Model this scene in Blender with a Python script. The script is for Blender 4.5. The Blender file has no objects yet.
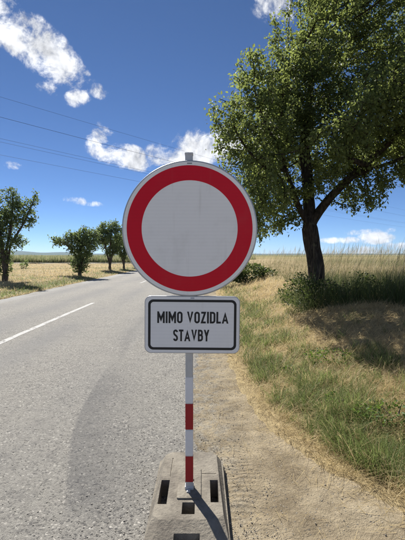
import bpy, bmesh, math, random
import numpy as np
from mathutils import Vector, Matrix

R = math.radians
rng = np.random.default_rng(7)
random.seed(7)
scene = bpy.context.scene
COL = scene.collection

# ------------------------------------------------------------------ camera
F_PX, CX, CY = 405.0, 202.5, 270.0          # photograph: 405 x 540
CAM_H = 1.36
PITCH = math.atan(15 / F_PX)                # looking slightly down
cam_d = bpy.data.cameras.new('camera')
cam = bpy.data.objects.new('camera', cam_d)
COL.objects.link(cam)
cam.location = (0, 0, CAM_H)
cam.rotation_euler = (R(90) - PITCH, 0, 0)
cam_d.sensor_fit = 'VERTICAL'
cam_d.sensor_height = 36.0
cam_d.lens = 36.0 * F_PX / 540.0
cam_d.clip_start = 0.05
cam_d.clip_end = 30000
scene.camera = cam


def ray(u, v):
    x, y, z = (u - CX) / F_PX, 1.0, (CY - v) / F_PX
    c, s = math.cos(PITCH), math.sin(PITCH)
    return Vector((x, y * c + z * s, -y * s + z * c))


def at_z(u, v, z=0.0):                      # where a pixel's ray meets the height z
    d = ray(u, v)
    return Vector((0, 0, CAM_H)) + d * ((z - CAM_H) / d.z)


def at_y(u, v, y):                          # ... and where it meets the distance y
    d = ray(u, v)
    return Vector((0, 0, CAM_H)) + d * (y / d.y)


# ------------------------------------------------------------------ node helper
class NT:
    def __init__(self, tree):
        self.t = tree
        tree.nodes.clear()

    def n(self, typ, props=None, **inp):
        nd = self.t.nodes.new(typ)
        for k, v in (props or {}).items():
            setattr(nd, k, v)
        for k, v in inp.items():
            key = int(k[1:]) if k[0] == '_' else k.replace('_', ' ')
            self.put(nd.inputs[key], v)
        return nd

    def put(self, sock, v):
        if isinstance(v, bpy.types.NodeSocket):
            self.t.links.new(v, sock)
        elif isinstance(v, (tuple, list)) and len(v) == 3 and sock.type == 'RGBA':
            sock.default_value = (*v, 1)
        else:
            sock.default_value = v

    def m(self, op, a, b=None, c=None, clamp=False):
        nd = self.t.nodes.new('ShaderNodeMath')
        nd.operation = op
        nd.use_clamp = clamp
        for i, v in enumerate((a, b, c)):
            if v is not None:
                self.put(nd.inputs[i], v)
        return nd.outputs[0]

    def v(self, op, a, b=None, out=0):
        nd = self.t.nodes.new('ShaderNodeVectorMath')
        nd.operation = op
        self.put(nd.inputs[0], a)
        if b is not None:
            self.put(nd.inputs[3] if op == 'SCALE' else nd.inputs[1], b)
        return nd.outputs['Value'] if op in ('DOT_PRODUCT', 'LENGTH', 'DISTANCE') else nd.outputs[0]

    def mix(self, f, a, b, blend='MIX'):
        nd = self.t.nodes.new('ShaderNodeMix')
        nd.data_type = 'RGBA'
        nd.blend_type = blend
        self.put(nd.inputs['Factor'], f)
        self.put(nd.inputs[6], a)
        self.put(nd.inputs[7], b)
        return nd.outputs[2]

    def ss(self, x, a, b):                  # smoothstep
        nd = self.n('ShaderNodeMapRange', {'interpolation_type': 'SMOOTHSTEP'}, Value=x)
        nd.inputs['From Min'].default_value = a
        nd.inputs['From Max'].default_value = b
        return nd.outputs[0]

    def noise(self, vec, scale, detail=4, rough=0.55, dist=0.0, dim='3D'):
        nd = self.n('ShaderNodeTexNoise', {'noise_dimensions': dim}, Scale=scale, Detail=detail,
                    Roughness=rough, Distortion=dist)
        if vec is not None:
            self.put(nd.inputs['Vector'], vec)
        return nd.outputs['Fac']

    def attr(self, name):
        return self.n('ShaderNodeAttribute', {'attribute_name': name}).outputs['Fac']


# ------------------------------------------------------------------ world: sky and fair-weather clouds
SUN_AZ, SUN_EL = R(-25), R(45)              # measured from +Y towards +X
world = bpy.data.worlds.new('World')
scene.world = world
world.use_nodes = True
W = NT(world.node_tree)
sky = W.n('ShaderNodeTexSky', {'sky_type': 'NISHITA', 'sun_disc': False})
sky.sun_elevation = SUN_EL
sky.sun_rotation = SUN_AZ
sky.altitude = 2000
sky.air_density = 0.65
sky.dust_density = 0.0
sky.ozone_density = 8.0
SKY = 0.066
tc = W.n('ShaderNodeTexCoord').outputs['Generated']
dirv = W.v('NORMALIZE', tc)
n1 = W.n('ShaderNodeTexNoise', Scale=9.0, Detail=1.0, Roughness=0.5)
W.put(n1.inputs['Vector'], dirv)
warp = W.v('SCALE', W.v('SUBTRACT', n1.outputs['Color'], (0.5, 0.5, 0.5)), 0.05)
dw = W.v('ADD', dirv, warp)
puff = W.noise(dw, 17.0, 6, 0.66)
puff2 = W.noise(W.v('ADD', dw, (-0.006, 0.004, 0.016)), 17.0, 3, 0.6)   # the same field nearer the sun
CLOUDS = [  # u, v, half length, half height, tilt (deg, clockwise), strength
    (41, 48, 36, 14, 34, 1.0), (14, 38, 18, 10, 30, .95), (7, 19, 8, 5, 30, .72), (78, 97, 9, 6.5, -15, .85), (97, 91, 9, 5, 15, .62),
    (83, 72, 6, 3.5, 20, .6), (48, 88, 9, 6, 10, .5), (100, 137, 9, 11, 35, .9), (121, 155, 24, 9.5, 14, 1.0),
    (200, 152, 42, 16, -10, 1.1), (226, 143, 22, 12, 0, .9), (338, 240, 17, 2.8, 0, .85), (377, 238, 13, 4.6, 0, .9),
    (404, 246, 15, 3, 0, .8), (368, 251, 20, 3.5, 0, .7), (366, 232, 34, 2.4, -3, .35), (80, 201, 15, 3, 8, .66),
    (12, 165, 8, 3.5, 10, .66), (276, 4, 17, 11, 20, .62), (344, 128, 40, 30, 0, .0)]
dens = None
for (u, v, a, b, tilt, st) in CLOUDS:
    if st == 0:
        continue
    f = ray(u, v).normalized()
    r = Vector((f.y, -f.x, 0)).normalized()
    up = r.cross(f)
    t = R(-tilt)
    ax = (r * math.cos(t) + up * math.sin(t)) * (F_PX / a)
    bx_ = (up * math.cos(t) - r * math.sin(t)) * (F_PX / b)
    dx = W.v('DOT_PRODUCT', dirv, tuple(ax))
    dy = W.v('DOT_PRODUCT', dirv, tuple(bx_))
    q = W.m('ADD', W.m('MULTIPLY', dx, dx), W.m('MULTIPLY', dy, dy))
    front = W.m('GREATER_THAN', W.v('DOT_PRODUCT', dirv, tuple(f)), 0.5)
    e = W.m('MULTIPLY', W.m('SUBTRACT', 1.0, W.m('MULTIPLY', q, 0.42), clamp=True), W.m('MULTIPLY', front, st))
    dens = e if dens is None else W.m('MAXIMUM', dens, e)
# the rest of the sky carries on with scattered clouds of the same kind
sep = W.n('ShaderNodeSeparateXYZ')
W.put(sep.inputs[0], dirv)
outside = W.m('SUBTRACT', 1.0, W.ss(W.v('DOT_PRODUCT', dirv, tuple(ray(202, 200).normalized())), 0.70, 0.78))
field = W.ss(W.noise(dirv, 3.1, 2, 0.5), 0.52, 0.68)
other = W.m('MULTIPLY', W.m('MULTIPLY', field, outside), W.ss(sep.outputs[2], 0.03, 0.2))
dens = W.m('MAXIMUM', dens, W.m('MULTIPLY', other, 0.95))
alpha_in = W.m('ADD', dens, W.m('MULTIPLY', W.m('SUBTRACT', puff, 0.48), 3.0))
cl_a = W.m('MULTIPLY', W.ss(alpha_in, 0.30, 1.00), W.ss(dens, 0.03, 0.30))
litn = W.m('SUBTRACT', puff, puff2)
bright = W.m('ADD', 0.56, W.m('MULTIPLY', litn, 1.25))
bright = W.m('MINIMUM', W.m('MAXIMUM', bright, 0.36), 0.72)
ccol = W.n('ShaderNodeVectorMath', {'operation': 'SCALE'})
ccol.inputs[0].default_value = (0.97, 0.985, 1.02)
W.put(ccol.inputs[3], bright)
skyc = W.v('SCALE', sky.outputs[0], SKY)
final = W.mix(W.m('MULTIPLY', cl_a, 0.95), skyc, ccol.outputs[0])
bg = W.n('ShaderNodeBackground', Color=final, Strength=1.0)
wo = W.n('ShaderNodeOutputWorld')
W.t.links.new(bg.outputs[0], wo.inputs[0])

# ------------------------------------------------------------------ sun
sd = bpy.data.lights.new('sun', 'SUN')
sd.energy = 4.8
sd.angle = R(0.53)
sd.color = (1.0, 0.955, 0.88)
sun = bpy.data.objects.new('sun', sd)
COL.objects.link(sun)
sdir = Vector((math.sin(SUN_AZ) * math.cos(SUN_EL), math.cos(SUN_AZ) * math.cos(SUN_EL), math.sin(SUN_EL)))
sun.rotation_euler = sdir.to_track_quat('Z', 'Y').to_euler()
sun.location = sdir * 60
vs = scene.view_settings
vs.view_transform = 'Standard'
vs.look = 'None'
vs.gamma = 1
vs.use_curve_mapping = False
vs.exposure = 0.74
scene.cycles.max_bounces = 5
scene.cycles.diffuse_bounces = 3
scene.cycles.glossy_bounces = 2
scene.cycles.transmission_bounces = 3
scene.cycles.transparent_max_bounces = 12


# ------------------------------------------------------------------ helpers
def tag(o, label=None, cat=None, group=None, kind=None):
    for k, v in (('label', label), ('category', cat), ('group', group), ('kind', kind)):
        if v:
            o[k] = v
    return o


def link(name, me, mat=None, parent=None, smooth=False):
    o = bpy.data.objects.new(name, me)
    COL.objects.link(o)
    if mat is not None:
        me.materials.append(mat)
    if parent is not None:
        o.parent = parent
    if smooth:
        me.polygons.foreach_set('use_smooth', [True] * len(me.polygons))
    return o


def empty(name, loc):
    o = bpy.data.objects.new(name, None)
    o.empty_display_size = 0.2
    COL.objects.link(o)
    o.location = loc
    return o


def mesh_np(name, verts, quads=None, tris=None, attrs=None):
    me = bpy.data.meshes.new(name)
    quads = np.zeros((0, 4), int) if quads is None else quads
    tris = np.zeros((0, 3), int) if tris is None else tris
    nq, nt = len(quads), len(tris)
    me.vertices.add(len(verts))
    me.vertices.foreach_set('co', np.ascontiguousarray(verts, np.float32).ravel())
    me.loops.add(nq * 4 + nt * 3)
    me.loops.foreach_set('vertex_index', np.concatenate([quads.ravel(), tris.ravel()]).astype(np.int32))
    me.polygons.add(nq + nt)
    ls = np.concatenate([np.arange(nq) * 4, nq * 4 + np.arange(nt) * 3])
    me.polygons.foreach_set('loop_start', ls.astype(np.int32))
    for k, a in (attrs or {}).items():
        at = me.attributes.new(k, 'FLOAT', 'POINT')
        at.data.foreach_set('value', np.ascontiguousarray(a, np.float32))
    me.update(calc_edges=True)
    me.validate()
    return me


def hash2(ix, iy, seed):
    h = (ix.astype(np.int64) * 374761393 + iy.astype(np.int64) * 668265263 + seed * 974634777) & 0x7fffffff
    h = ((h ^ (h >> 13)) * 1274126177) & 0x7fffffff
    h = h ^ (h >> 16)
    return (h & 0xffff) / 65535.0


def vnoise(x, y, seed=0):
    x = np.asarray(x, float); y = np.asarray(y, float)
    ix, iy = np.floor(x), np.floor(y)
    fx, fy = x - ix, y - iy
    fx = fx * fx * (3 - 2 * fx); fy = fy * fy * (3 - 2 * fy)
    a, b = hash2(ix, iy, seed), hash2(ix + 1, iy, seed)
    c, d = hash2(ix, iy + 1, seed), hash2(ix + 1, iy + 1, seed)
    return (a * (1 - fx) + b * fx) * (1 - fy) + (c * (1 - fx) + d * fx) * fy


def fbm(x, y, seed=0, octv=4):
    s, a, t = 0.0, 0.5, 0.0
    for i in range(octv):
        s = s + a * vnoise(x * 2 ** i, y * 2 ** i, seed + i * 17)
        t += a
        a *= 0.5
    return s / t


def sst(x, a, b):
    t = np.clip((np.asarray(x, float) - a) / (b - a), 0, 1)
    return t * t * (3 - 2 * t)


# ------------------------------------------------------------------ the lie of the land
ROAD_L, ROAD_C = -6.15, -3.05


def road_left(y):
    return ROAD_L + 0.012 * (y - 10)


def road_right(y):
    y = np.asarray(y, float)
    return -0.02 + 0.012 * (y - 4) + 0.10 * (fbm(y * 0.7, y * 0 + 3.1, 5) - 0.5)


_pe = [at_z(470, 545), at_z(405, 512), at_z(340, 476), at_z(310, 455), at_z(275, 430), at_z(246, 396), at_z(229, 362)]
EY = np.array([-40.0, 0.5, 1.2] + [p.y for p in _pe] + [8, 14, 30, 400.0])
EX = np.array([3.2, 2.4, 1.75] + [p.x for p in _pe] + [0.42, 0.50, 0.62, 5.0])
_o = np.argsort(EY)
EY, EX = EY[_o], EX[_o]


def verge_edge(y):                                  # where the bare shoulder gives way to grass
    return np.interp(y, EY, EX)


def ground_z(x, y):
    x = np.asarray(x, float); y = np.asarray(y, float)
    s = x - verge_edge(y)
    bank = 0.13 * sst(s, 0.0, 0.9) + 0.43 * sst(s, 0.6, 2.5) + 0.015 * np.clip(s - 2.0, 0, 20)
    bump = (fbm(x * 1.3, y * 1.3, 11) - 0.5) * 0.13 + (fbm(x * 6, y * 6, 12, 3) - 0.5) * 0.035
    zr = bank + bump * sst(s, 0.0, 0.6) + 0.012
    base = -0.05
    zr = np.where(s < 0, base + (0.062) * sst(s, -0.12, 0.0), zr)
    l = road_left(y) - x
    zl = 0.16 * sst(l, 0.1, 1.6) + (fbm(x * 0.9, y * 0.9, 21) - 0.5) * 0.16 * sst(l, 0.1, 1.2) + 0.01
    zl = np.where(l < 0, base + 0.06 * sst(l, -0.1, 0), zl)
    z = np.where(x > -2, zr, zl)
    far = sst(np.hypot(x, y), 200, 900)
    return z * (1 - far) + far * 0.3


def graded(lo, hi, c0, c1, fine, grow):
    a = list(np.arange(c0, c1 + 1e-6, fine))
    s, p = fine, a[-1]
    while p < hi:
        s *= grow; p += s; a.append(min(p, hi))
    s, p = fine, a[0]
    b = []
    while p > lo:
        s *= grow; p -= s; b.append(max(p, lo))
    return np.array(b[::-1] + a)


def grid_mesh(name, X, Y, Z, attrs=None):
    ny, nx = X.shape
    idx = np.arange(nx * ny).reshape(ny, nx)
    q = np.stack([idx[:-1, :-1], idx[:-1, 1:], idx[1:, 1:], idx[1:, :-1]], -1).reshape(-1, 4)
    at = {k: a.ravel() for k, a in (attrs or {}).items()}
    return mesh_np(name, np.stack([X, Y, Z], -1).reshape(-1, 3), q, attrs=at)


# ------------------------------------------------------------------ materials
def new_mat(name):
    m = bpy.data.materials.new(name)
    m.use_nodes = True
    return m, NT(m.node_tree)


def finish(N, shader, disp=None):
    out = N.n('ShaderNodeOutputMaterial')
    N.t.links.new(shader, out.inputs['Surface'])


def bump(N, h, strength, dist, normal=None):
    b = N.n('ShaderNodeBump', Height=h, Strength=strength, Distance=dist)
    if normal is not None:
        N.t.links.new(normal, b.inputs['Normal'])
    return b.outputs[0]


def principled(N, col, rough=0.6, spec=0.4, metal=0.0, normal=None):
    p = N.n('ShaderNodeBsdfPrincipled', Base_Color=col, Roughness=rough, Metallic=metal)
    p.inputs['Specular IOR Level'].default_value = spec
    if normal is not None:
        N.t.links.new(normal, p.inputs['Normal'])
    return p.outputs[0]


def mat_road():
    m, N = new_mat('chip_seal_asphalt')
    P = N.n('ShaderNodeNewGeometry').outputs['Position']
    jit = N.n('ShaderNodeTexNoise', Scale=55.0, Detail=2.0)
    N.put(jit.inputs['Vector'], P)
    Pw = N.v('ADD', P, N.v('SCALE', N.v('SUBTRACT', jit.outputs['Color'], (.5, .5, .5)), 0.017))
    v1 = N.n('ShaderNodeTexVoronoi', Scale=88.0, Randomness=1.0)
    N.put(v1.inputs['Vector'], Pw)
    v2 = N.n('ShaderNodeTexVoronoi', {'feature': 'DISTANCE_TO_EDGE'}, Scale=88.0)
    N.put(v2.inputs['Vector'], Pw)
    sepc = N.n('ShaderNodeSeparateColor')
    N.put(sepc.inputs[0], v1.outputs['Color'])
    stone = N.mix(sepc.outputs[0], (0.235, 0.224, 0.20), (0.415, 0.395, 0.35))
    fine = N.noise(P, 210, 4, 0.7)
    mid = N.noise(Pw, 46, 4, 0.65)
    stone = N.mix(N.ss(fine, 0.35, 0.68), N.mix(0.5, stone, (0.17, 0.16, 0.145)), stone)
    stone = N.mix(N.m('MULTIPLY', N.ss(mid, 0.5, 0.66), 0.22), stone, (0.46, 0.435, 0.385))
    stone = N.mix(N.ss(sepc.outputs[1], 0.8, 1.0), stone, (0.095, 0.092, 0.09))
    stone = N.mix(N.ss(sepc.outputs[2], 0.93, 1.0), stone, (0.56, 0.53, 0.47))
    patch = N.noise(P, 6.5, 4, 0.6)
    hole = N.ss(N.noise(P, 30, 3, 0.6), 0.56, 0.72)
    gap = N.m('SUBTRACT', 1.0, N.ss(v2.outputs['Distance'], 0.01, 0.16))
    gapf = N.m('MULTIPLY', gap, N.m('ADD', 0.05, N.m('MULTIPLY', hole, 0.85)))
    col = N.mix(gapf, stone, (0.055, 0.052, 0.05))
    dust = N.ss(N.noise(P, 1.1, 5, 0.6), 0.35, 0.7)
    col = N.mix(N.m('MULTIPLY', dust, 0.4), col, (0.315, 0.298, 0.258))
    col = N.mix(N.m('MULTIPLY', N.ss(patch, 0.52, 0.75), 0.35), col, (0.12, 0.115, 0.11))
    # worn, polished wheel paths and the dark swept arc left by turning tyres
    col = N.mix(N.m('MULTIPLY', N.attr('wheel'), 0.55), col, (0.185, 0.185, 0.186))
    col = N.mix(N.m('MULTIPLY', N.attr('arc'), 0.48), col, (0.10, 0.10, 0.102))
    col = N.mix(N.m('MULTIPLY', N.attr('edge'), 0.6), col, (0.36, 0.36, 0.35))
    h = N.m('ADD', N.m('MULTIPLY', N.ss(v2.outputs['Distance'], 0.0, 0.22), 0.28), N.m('ADD', N.m('MULTIPLY', sepc.outputs[1], 0.40), N.m('MULTIPLY', fine, 1.1)))
    h = N.m('SUBTRACT', h, N.m('MULTIPLY', hole, 0.7))
    nrm = bump(N, h, 0.8, 0.008)
    finish(N, principled(N, col, 0.82, 0.25, normal=nrm))
    return m


def mat_dirt():
    m, N = new_mat('trodden_dirt')
    P = N.n('ShaderNodeNewGeometry').outputs['Position']
    a = N.noise(P, 3.0, 6, 0.62)
    b = N.noise(P, 38, 5, 0.65)
    c = N.noise(P, 170, 3, 0.6)
    col = N.mix(N.ss(a, 0.3, 0.7), (0.195, 0.155, 0.10), (0.41, 0.342, 0.232))
    col = N.mix(N.m('MULTIPLY', N.ss(b, 0.52, 0.75), 0.55), col, (0.155, 0.12, 0.08))
    col = N.mix(N.m('MULTIPLY', N.ss(c, 0.55, 0.72), 0.6), col, (0.46, 0.40, 0.30))
    v1 = N.n('ShaderNodeTexVoronoi', Scale=70.0)
    N.put(v1.inputs['Vector'], P)
    sc = N.n('ShaderNodeSeparateColor')
    N.put(sc.inputs[0], v1.outputs['Color'])
    peb = N.m('MULTIPLY', N.ss(sc.outputs[0], 0.86, 0.9), N.m('SUBTRACT', 1.0, N.ss(v1.outputs['Distance'], 0.25, 0.4)))
    col = N.mix(N.m('MULTIPLY', peb, 0.8), col, N.mix(sc.outputs[1], (0.12, 0.115, 0.11), (0.42, 0.39, 0.33)))
    col = N.mix(N.m('MULTIPLY', N.m('MULTIPLY', N.attr('spill'), N.ss(N.noise(P, 9, 5, 0.7), 0.40, 0.60)), 0.75), col, N.mix(sc.outputs[2], (0.13, 0.12, 0.105), (0.36, 0.34, 0.29)))
    # straw-coloured chaff trodden into the surface
    mp = N.n('ShaderNodeMapping')
    N.put(mp.inputs[0], P)
    mp.inputs['Scale'].default_value = (150, 18, 1)
    mp.inputs['Rotation'].default_value = (0, 0, 0.5)
    ch = N.ss(N.noise(mp.outputs[0], 1.0, 3, 0.6), 0.6, 0.72)
    col = N.mix(N.m('MULTIPLY', ch, 0.42), col, (0.47, 0.39, 0.235))
    # tyre lugs pressed across the track
    wv = N.n('ShaderNodeTexWave', {'wave_type': 'BANDS', 'bands_direction': 'Y'}, Scale=6.5, Distortion=7.0, Detail=3.0)
    N.put(wv.inputs['Vector'], P)
    track = N.m('MULTIPLY', N.attr('track'), wv.outputs['Fac'])
    h = N.m('ADD', N.m('ADD', N.m('MULTIPLY', b, 0.9), N.m('MULTIPLY', c, 0.45)), N.m('ADD', N.m('MULTIPLY', peb, 0.5), N.m('MULTIPLY', track, 0.35)))
    nrm = bump(N, h, 0.9, 0.020)
    finish(N, principled(N, col, 0.92, 0.15, normal=nrm))
    return m


def mat_ground():
    m, N = new_mat('dry_turf_soil')
    P = N.n('ShaderNodeNewGeometry').outputs['Position']
    a = N.noise(P, 0.8, 6, 0.6)
    b = N.noise(P, 14, 6, 0.7)
    mp = N.n('ShaderNodeMapping')
    N.put(mp.inputs[0], P)
    mp.inputs['Scale'].default_value = (70, 14, 30)
    mp.inputs['Rotation'].default_value = (0, 0, 0.9)
    st = N.noise(mp.outputs[0], 1.0, 4, 0.65, 1.5)
    col = N.mix(N.ss(b, 0.3, 0.7), (0.25, 0.19, 0.105), (0.45, 0.36, 0.20))
    col = N.mix(N.m('MULTIPLY', N.ss(st, 0.48, 0.66), 0.6), col, (0.56, 0.455, 0.26))
    g = N.m('MULTIPLY', N.attr('green'), N.ss(N.noise(P, 5, 5, 0.6), 0.3, 0.62))
    col = N.mix(N.m('MULTIPLY', g, 0.85), col, (0.075, 0.098, 0.03))
    col = N.mix(N.m('MULTIPLY', N.ss(a, 0.55, 0.75), 0.3), col, (0.14, 0.13, 0.06))
    # farmland farther off
    fld = N.mix(N.ss(N.noise(P, 0.012, 2, 0.5), 0.45, 0.55), (0.11, 0.13, 0.045), (0.30, 0.25, 0.12))
    col = N.mix(N.attr('field'), col, fld)
    h = N.m('ADD', b, N.m('MULTIPLY', st, 0.8))
    nrm = bump(N, h, 0.8, 0.03)
    finish(N, principled(N, col, 0.95, 0.1, normal=nrm))
    return m


def mat_blades(name, dry_a, dry_b, green_a, green_b, trans=0.35, rough=0.55):
    m, N = new_mat(name)
    t, g = N.attr('tone'), N.attr('green')
    dry = N.mix(t, dry_a, dry_b)
    grn = N.mix(t, green_a, green_b)
    col = N.mix(g, dry, grn)
    d = principled(N, col, rough, 0.3)
    tr = N.n('ShaderNodeBsdfTranslucent', Color=col)
    mx = N.n('ShaderNodeMixShader', _0=trans)
    N.t.links.new(d, mx.inputs[1])
    N.t.links.new(tr.outputs[0], mx.inputs[2])
    finish(N, mx.outputs[0])
    return m


def mat_leaf(name, c0, c1, tcol, trans=0.4):
    m, N = new_mat(name)
    t = N.attr('tone')
    col = N.mix(t, c0, c1)
    d = principled(N, col, 0.52, 0.25)
    tr = N.n('ShaderNodeBsdfTranslucent', Color=N.mix(t, tuple(x * 0.6 for x in tcol), tcol))
    mx = N.n('ShaderNodeMixShader', _0=trans)
    N.t.links.new(d, mx.inputs[1])
    N.t.links.new(tr.outputs[0], mx.inputs[2])
    finish(N, mx.outputs[0])
    return m


def mat_bark(name, a, b):
    m, N = new_mat(name)
    P = N.n('ShaderNodeTexCoord').outputs['Object']
    mp = N.n('ShaderNodeMapping')
    N.put(mp.inputs[0], P)
    mp.inputs['Scale'].default_value = (26, 26, 6)
    n = N.noise(mp.outputs[0], 1.0, 6, 0.65, 0.6)
    col = N.mix(N.ss(n, 0.35, 0.65), a, b)
    lich = N.ss(N.noise(P, 9, 4, 0.6), 0.6, 0.7)
    col = N.mix(N.m('MULTIPLY', lich, 0.35), col, (0.16, 0.165, 0.11))
    finish(N, principled(N, col, 0.9, 0.15, normal=bump(N, n, 1.0, 0.03)))
    return m


def mat_plain(name, col, rough=0.5, spec=0.4, metal=0.0, var=0.12, scale=20, bmp=0.0):
    m, N = new_mat(name)
    P = N.n('ShaderNodeTexCoord').outputs['Object']
    n = N.noise(P, scale, 5, 0.6)
    k = N.m('ADD', 1 - var, N.m('MULTIPLY', n, 2 * var))
    cn = N.n('ShaderNodeVectorMath', {'operation': 'SCALE'})
    cn.inputs[0].default_value = col
    N.put(cn.inputs[3], k)
    nrm = bump(N, n, bmp, 0.004) if bmp else None
    finish(N, principled(N, cn.outputs[0], N.m('ADD', rough - 0.08, N.m('MULTIPLY', n, 0.16)), spec, metal, nrm))
    return m


def mat_sheeting(name, col, dust, spec=0.45):
    # retroreflective sheeting: fine horizontal banding, a little road dust, soft sheen
    m, N = new_mat(name)
    P = N.n('ShaderNodeTexCoord').outputs['Object']
    s = N.n('ShaderNodeSeparateXYZ')
    N.put(s.inputs[0], P)
    wob = N.m('ADD', s.outputs[2], N.m('MULTIPLY', N.noise(P, 3, 2, 0.5), 0.004))
    band = N.m('SINE', N.m('MULTIPLY', wob, 2 * math.pi / 0.018))
    hexa = N.n('ShaderNodeTexVoronoi', {'feature': 'DISTANCE_TO_EDGE'}, Scale=260.0, Randomness=0.15)
    N.put(hexa.inputs['Vector'], P)
    cell = N.ss(hexa.outputs['Distance'], 0.0, 0.12)
    c = N.mix(N.m('MULTIPLY', N.m('ADD', 0.5, N.m('MULTIPLY', band, 0.5)), 0.07), col, tuple(x * 0.6 for x in col))
    c = N.mix(N.m('MULTIPLY', N.m('SUBTRACT', 1.0, cell), 0.16), c, tuple(x * 0.5 for x in col))
    d = N.ss(N.noise(P, 6, 6, 0.65), 0.48, 0.8)
    c = N.mix(N.m('MULTIPLY', d, dust), c, (0.34, 0.31, 0.26))
    streak = N.n('ShaderNodeMapping')
    N.put(streak.inputs[0], P)
    streak.inputs['Scale'].default_value = (30, 30, 2.0)
    c = N.mix(N.m('MULTIPLY', N.ss(N.noise(streak.outputs[0], 1.0, 4, 0.6), 0.58, 0.75), dust * 0.7), c, (0.36, 0.33, 0.28))
    finish(N, principled(N, c, 0.36, spec))
    return m


def mat_paint():
    m, N = new_mat('worn_road_paint')
    P = N.n('ShaderNodeNewGeometry').outputs['Position']
    v2 = N.n('ShaderNodeTexVoronoi', {'feature': 'DISTANCE_TO_EDGE'}, Scale=88.0)
    N.put(v2.inputs['Vector'], P)
    w = N.m('ADD', N.m('MULTIPLY', N.noise(P, 22, 5, 0.7), 0.75), N.m('MULTIPLY', N.noise(P, 3, 3, 0.6), 0.45))
    a = N.m('MULTIPLY', N.ss(w, 0.40, 0.60), 0.85)
    a = N.m('MULTIPLY', a, N.m('ADD', 0.45, N.m('MULTIPLY', N.ss(v2.outputs['Distance'], 0.0, 0.1), 0.55)))
    col = N.mix(N.noise(P, 40, 3, 0.6), (0.42, 0.415, 0.40), (0.66, 0.655, 0.63))
    p = principled(N, col, 0.7, 0.3)
    tr = N.n('ShaderNodeBsdfTransparent')
    mx = N.n('ShaderNodeMixShader')
    N.put(mx.inputs[0], a)
    N.t.links.new(tr.outputs[0], mx.inputs[1])
    N.t.links.new(p, mx.inputs[2])
    finish(N, mx.outputs[0])
    return m


def mat_base():
    m, N = new_mat('dusty_recycled_rubber')
    P = N.n('ShaderNodeTexCoord').outputs['Object']
    a = N.noise(P, 7, 6, 0.65)
    b = N.noise(P, 60, 5, 0.65)
    col = N.mix(N.ss(a, 0.3, 0.72), (0.155, 0.137, 0.112), (0.30, 0.27, 0.218))
    col = N.mix(N.m('MULTIPLY', N.ss(b, 0.55, 0.75), 0.6), col, (0.085, 0.08, 0.072))
    sp = N.ss(N.noise(P, 190, 3, 0.6), 0.62, 0.74)
    col = N.mix(N.m('MULTIPLY', sp, 0.5), col, (0.46, 0.43, 0.36))
    h = N.m('ADD', N.m('MULTIPLY', a, 0.6), b)
    finish(N, principled(N, col, 0.85, 0.2, normal=bump(N, h, 0.9, 0.009)))
    return m


M_ROAD, M_DIRT, M_GROUND, M_PAINT = mat_road(), mat_dirt(), mat_ground(), mat_paint()
M_GRASS = mat_blades('verge_grass', (0.44, 0.335, 0.165), (0.72, 0.595, 0.34), (0.12, 0.165, 0.045), (0.30, 0.365, 0.125), 0.52)
M_TALL = mat_blades('tall_meadow_grass', (0.30, 0.24, 0.125), (0.52, 0.44, 0.26), (0.06, 0.085, 0.028), (0.15, 0.19, 0.065), 0.45)
M_CROP = mat_blades('field_crop', (0.38, 0.34, 0.20), (0.58, 0.53, 0.33), (0.17, 0.215, 0.09), (0.28, 0.33, 0.15), 0.5)
M_STONE = mat_blades('loose_chippings', (0.10, 0.095, 0.09), (0.42, 0.385, 0.32), (0.2, 0.18, 0.15), (0.3, 0.28, 0.24), 0.0, 0.85)
M_LEAF = mat_leaf('broad_leaves', (0.040, 0.066, 0.030), (0.155, 0.195, 0.080), (0.37, 0.44, 0.12), 0.46)
M_LEAF2 = mat_leaf('fruit_tree_leaves', (0.060, 0.095, 0.045), (0.160, 0.215, 0.105), (0.32, 0.41, 0.14), 0.45)
M_BUSH = mat_leaf('bush_leaves', (0.028, 0.048, 0.018), (0.085, 0.118, 0.045), (0.18, 0.24, 0.06), 0.35)
M_WEED = mat_leaf('verge_weeds', (0.05, 0.095, 0.02), (0.12, 0.19, 0.045), (0.24, 0.36, 0.06), 0.4)
M_BARK = mat_bark('dark_bark', (0.022, 0.018, 0.015), (0.075, 0.062, 0.05))
M_BARK2 = mat_bark('grey_bark', (0.05, 0.04, 0.032), (0.14, 0.12, 0.10))
M_ALU = mat_plain('dull_aluminium', (0.42, 0.43, 0.44), 0.45, 0.5, 0.6, 0.08, 30)
M_GALV = mat_plain('galvanised_steel', (0.50, 0.51, 0.52), 0.5, 0.5, 0.25, 0.15, 40)
M_WHITE = mat_sheeting('white_sheeting', (0.88, 0.87, 0.86), 0.20)
M_WHITE2 = mat_sheeting('white_plate_sheeting', (0.84, 0.84, 0.845), 0.10)
M_RED = mat_sheeting('red_sheeting', (0.62, 0.005, 0.022), 0.04, 0.2)
M_BLACK = mat_plain('black_print', (0.012, 0.012, 0.014), 0.45, 0.4, 0, 0.1)
M_SWHITE = mat_plain('white_stripe_film', (0.74, 0.74, 0.76), 0.4, 0.4, 0, 0.10, 25)
M_SRED = mat_plain('red_stripe_film', (0.36, 0.010, 0.016), 0.4, 0.4, 0, 0.14, 25)
M_BASE = mat_base()
M_WIRE = mat_plain('weathered_cable', (0.05, 0.05, 0.055), 0.6, 0.3, 0, 0.1)
M_POLEW = mat_bark('weathered_pole_wood', (0.10, 0.08, 0.06), (0.22, 0.19, 0.15))
M_HILL = mat_plain('wooded_hill', (0.05, 0.075, 0.045), 0.95, 0.1, 0, 0.3, 0.01)

# ------------------------------------------------------------------ ground, shoulder, road
xs = graded(-9000, 9000, -0.6, 4.5, 0.045, 1.13)
ys = graded(-600, 14000, 1.2, 9.0, 0.05, 1.075)
GX, GY = np.meshgrid(xs, ys)
GZ = ground_z(GX, GY)


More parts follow.
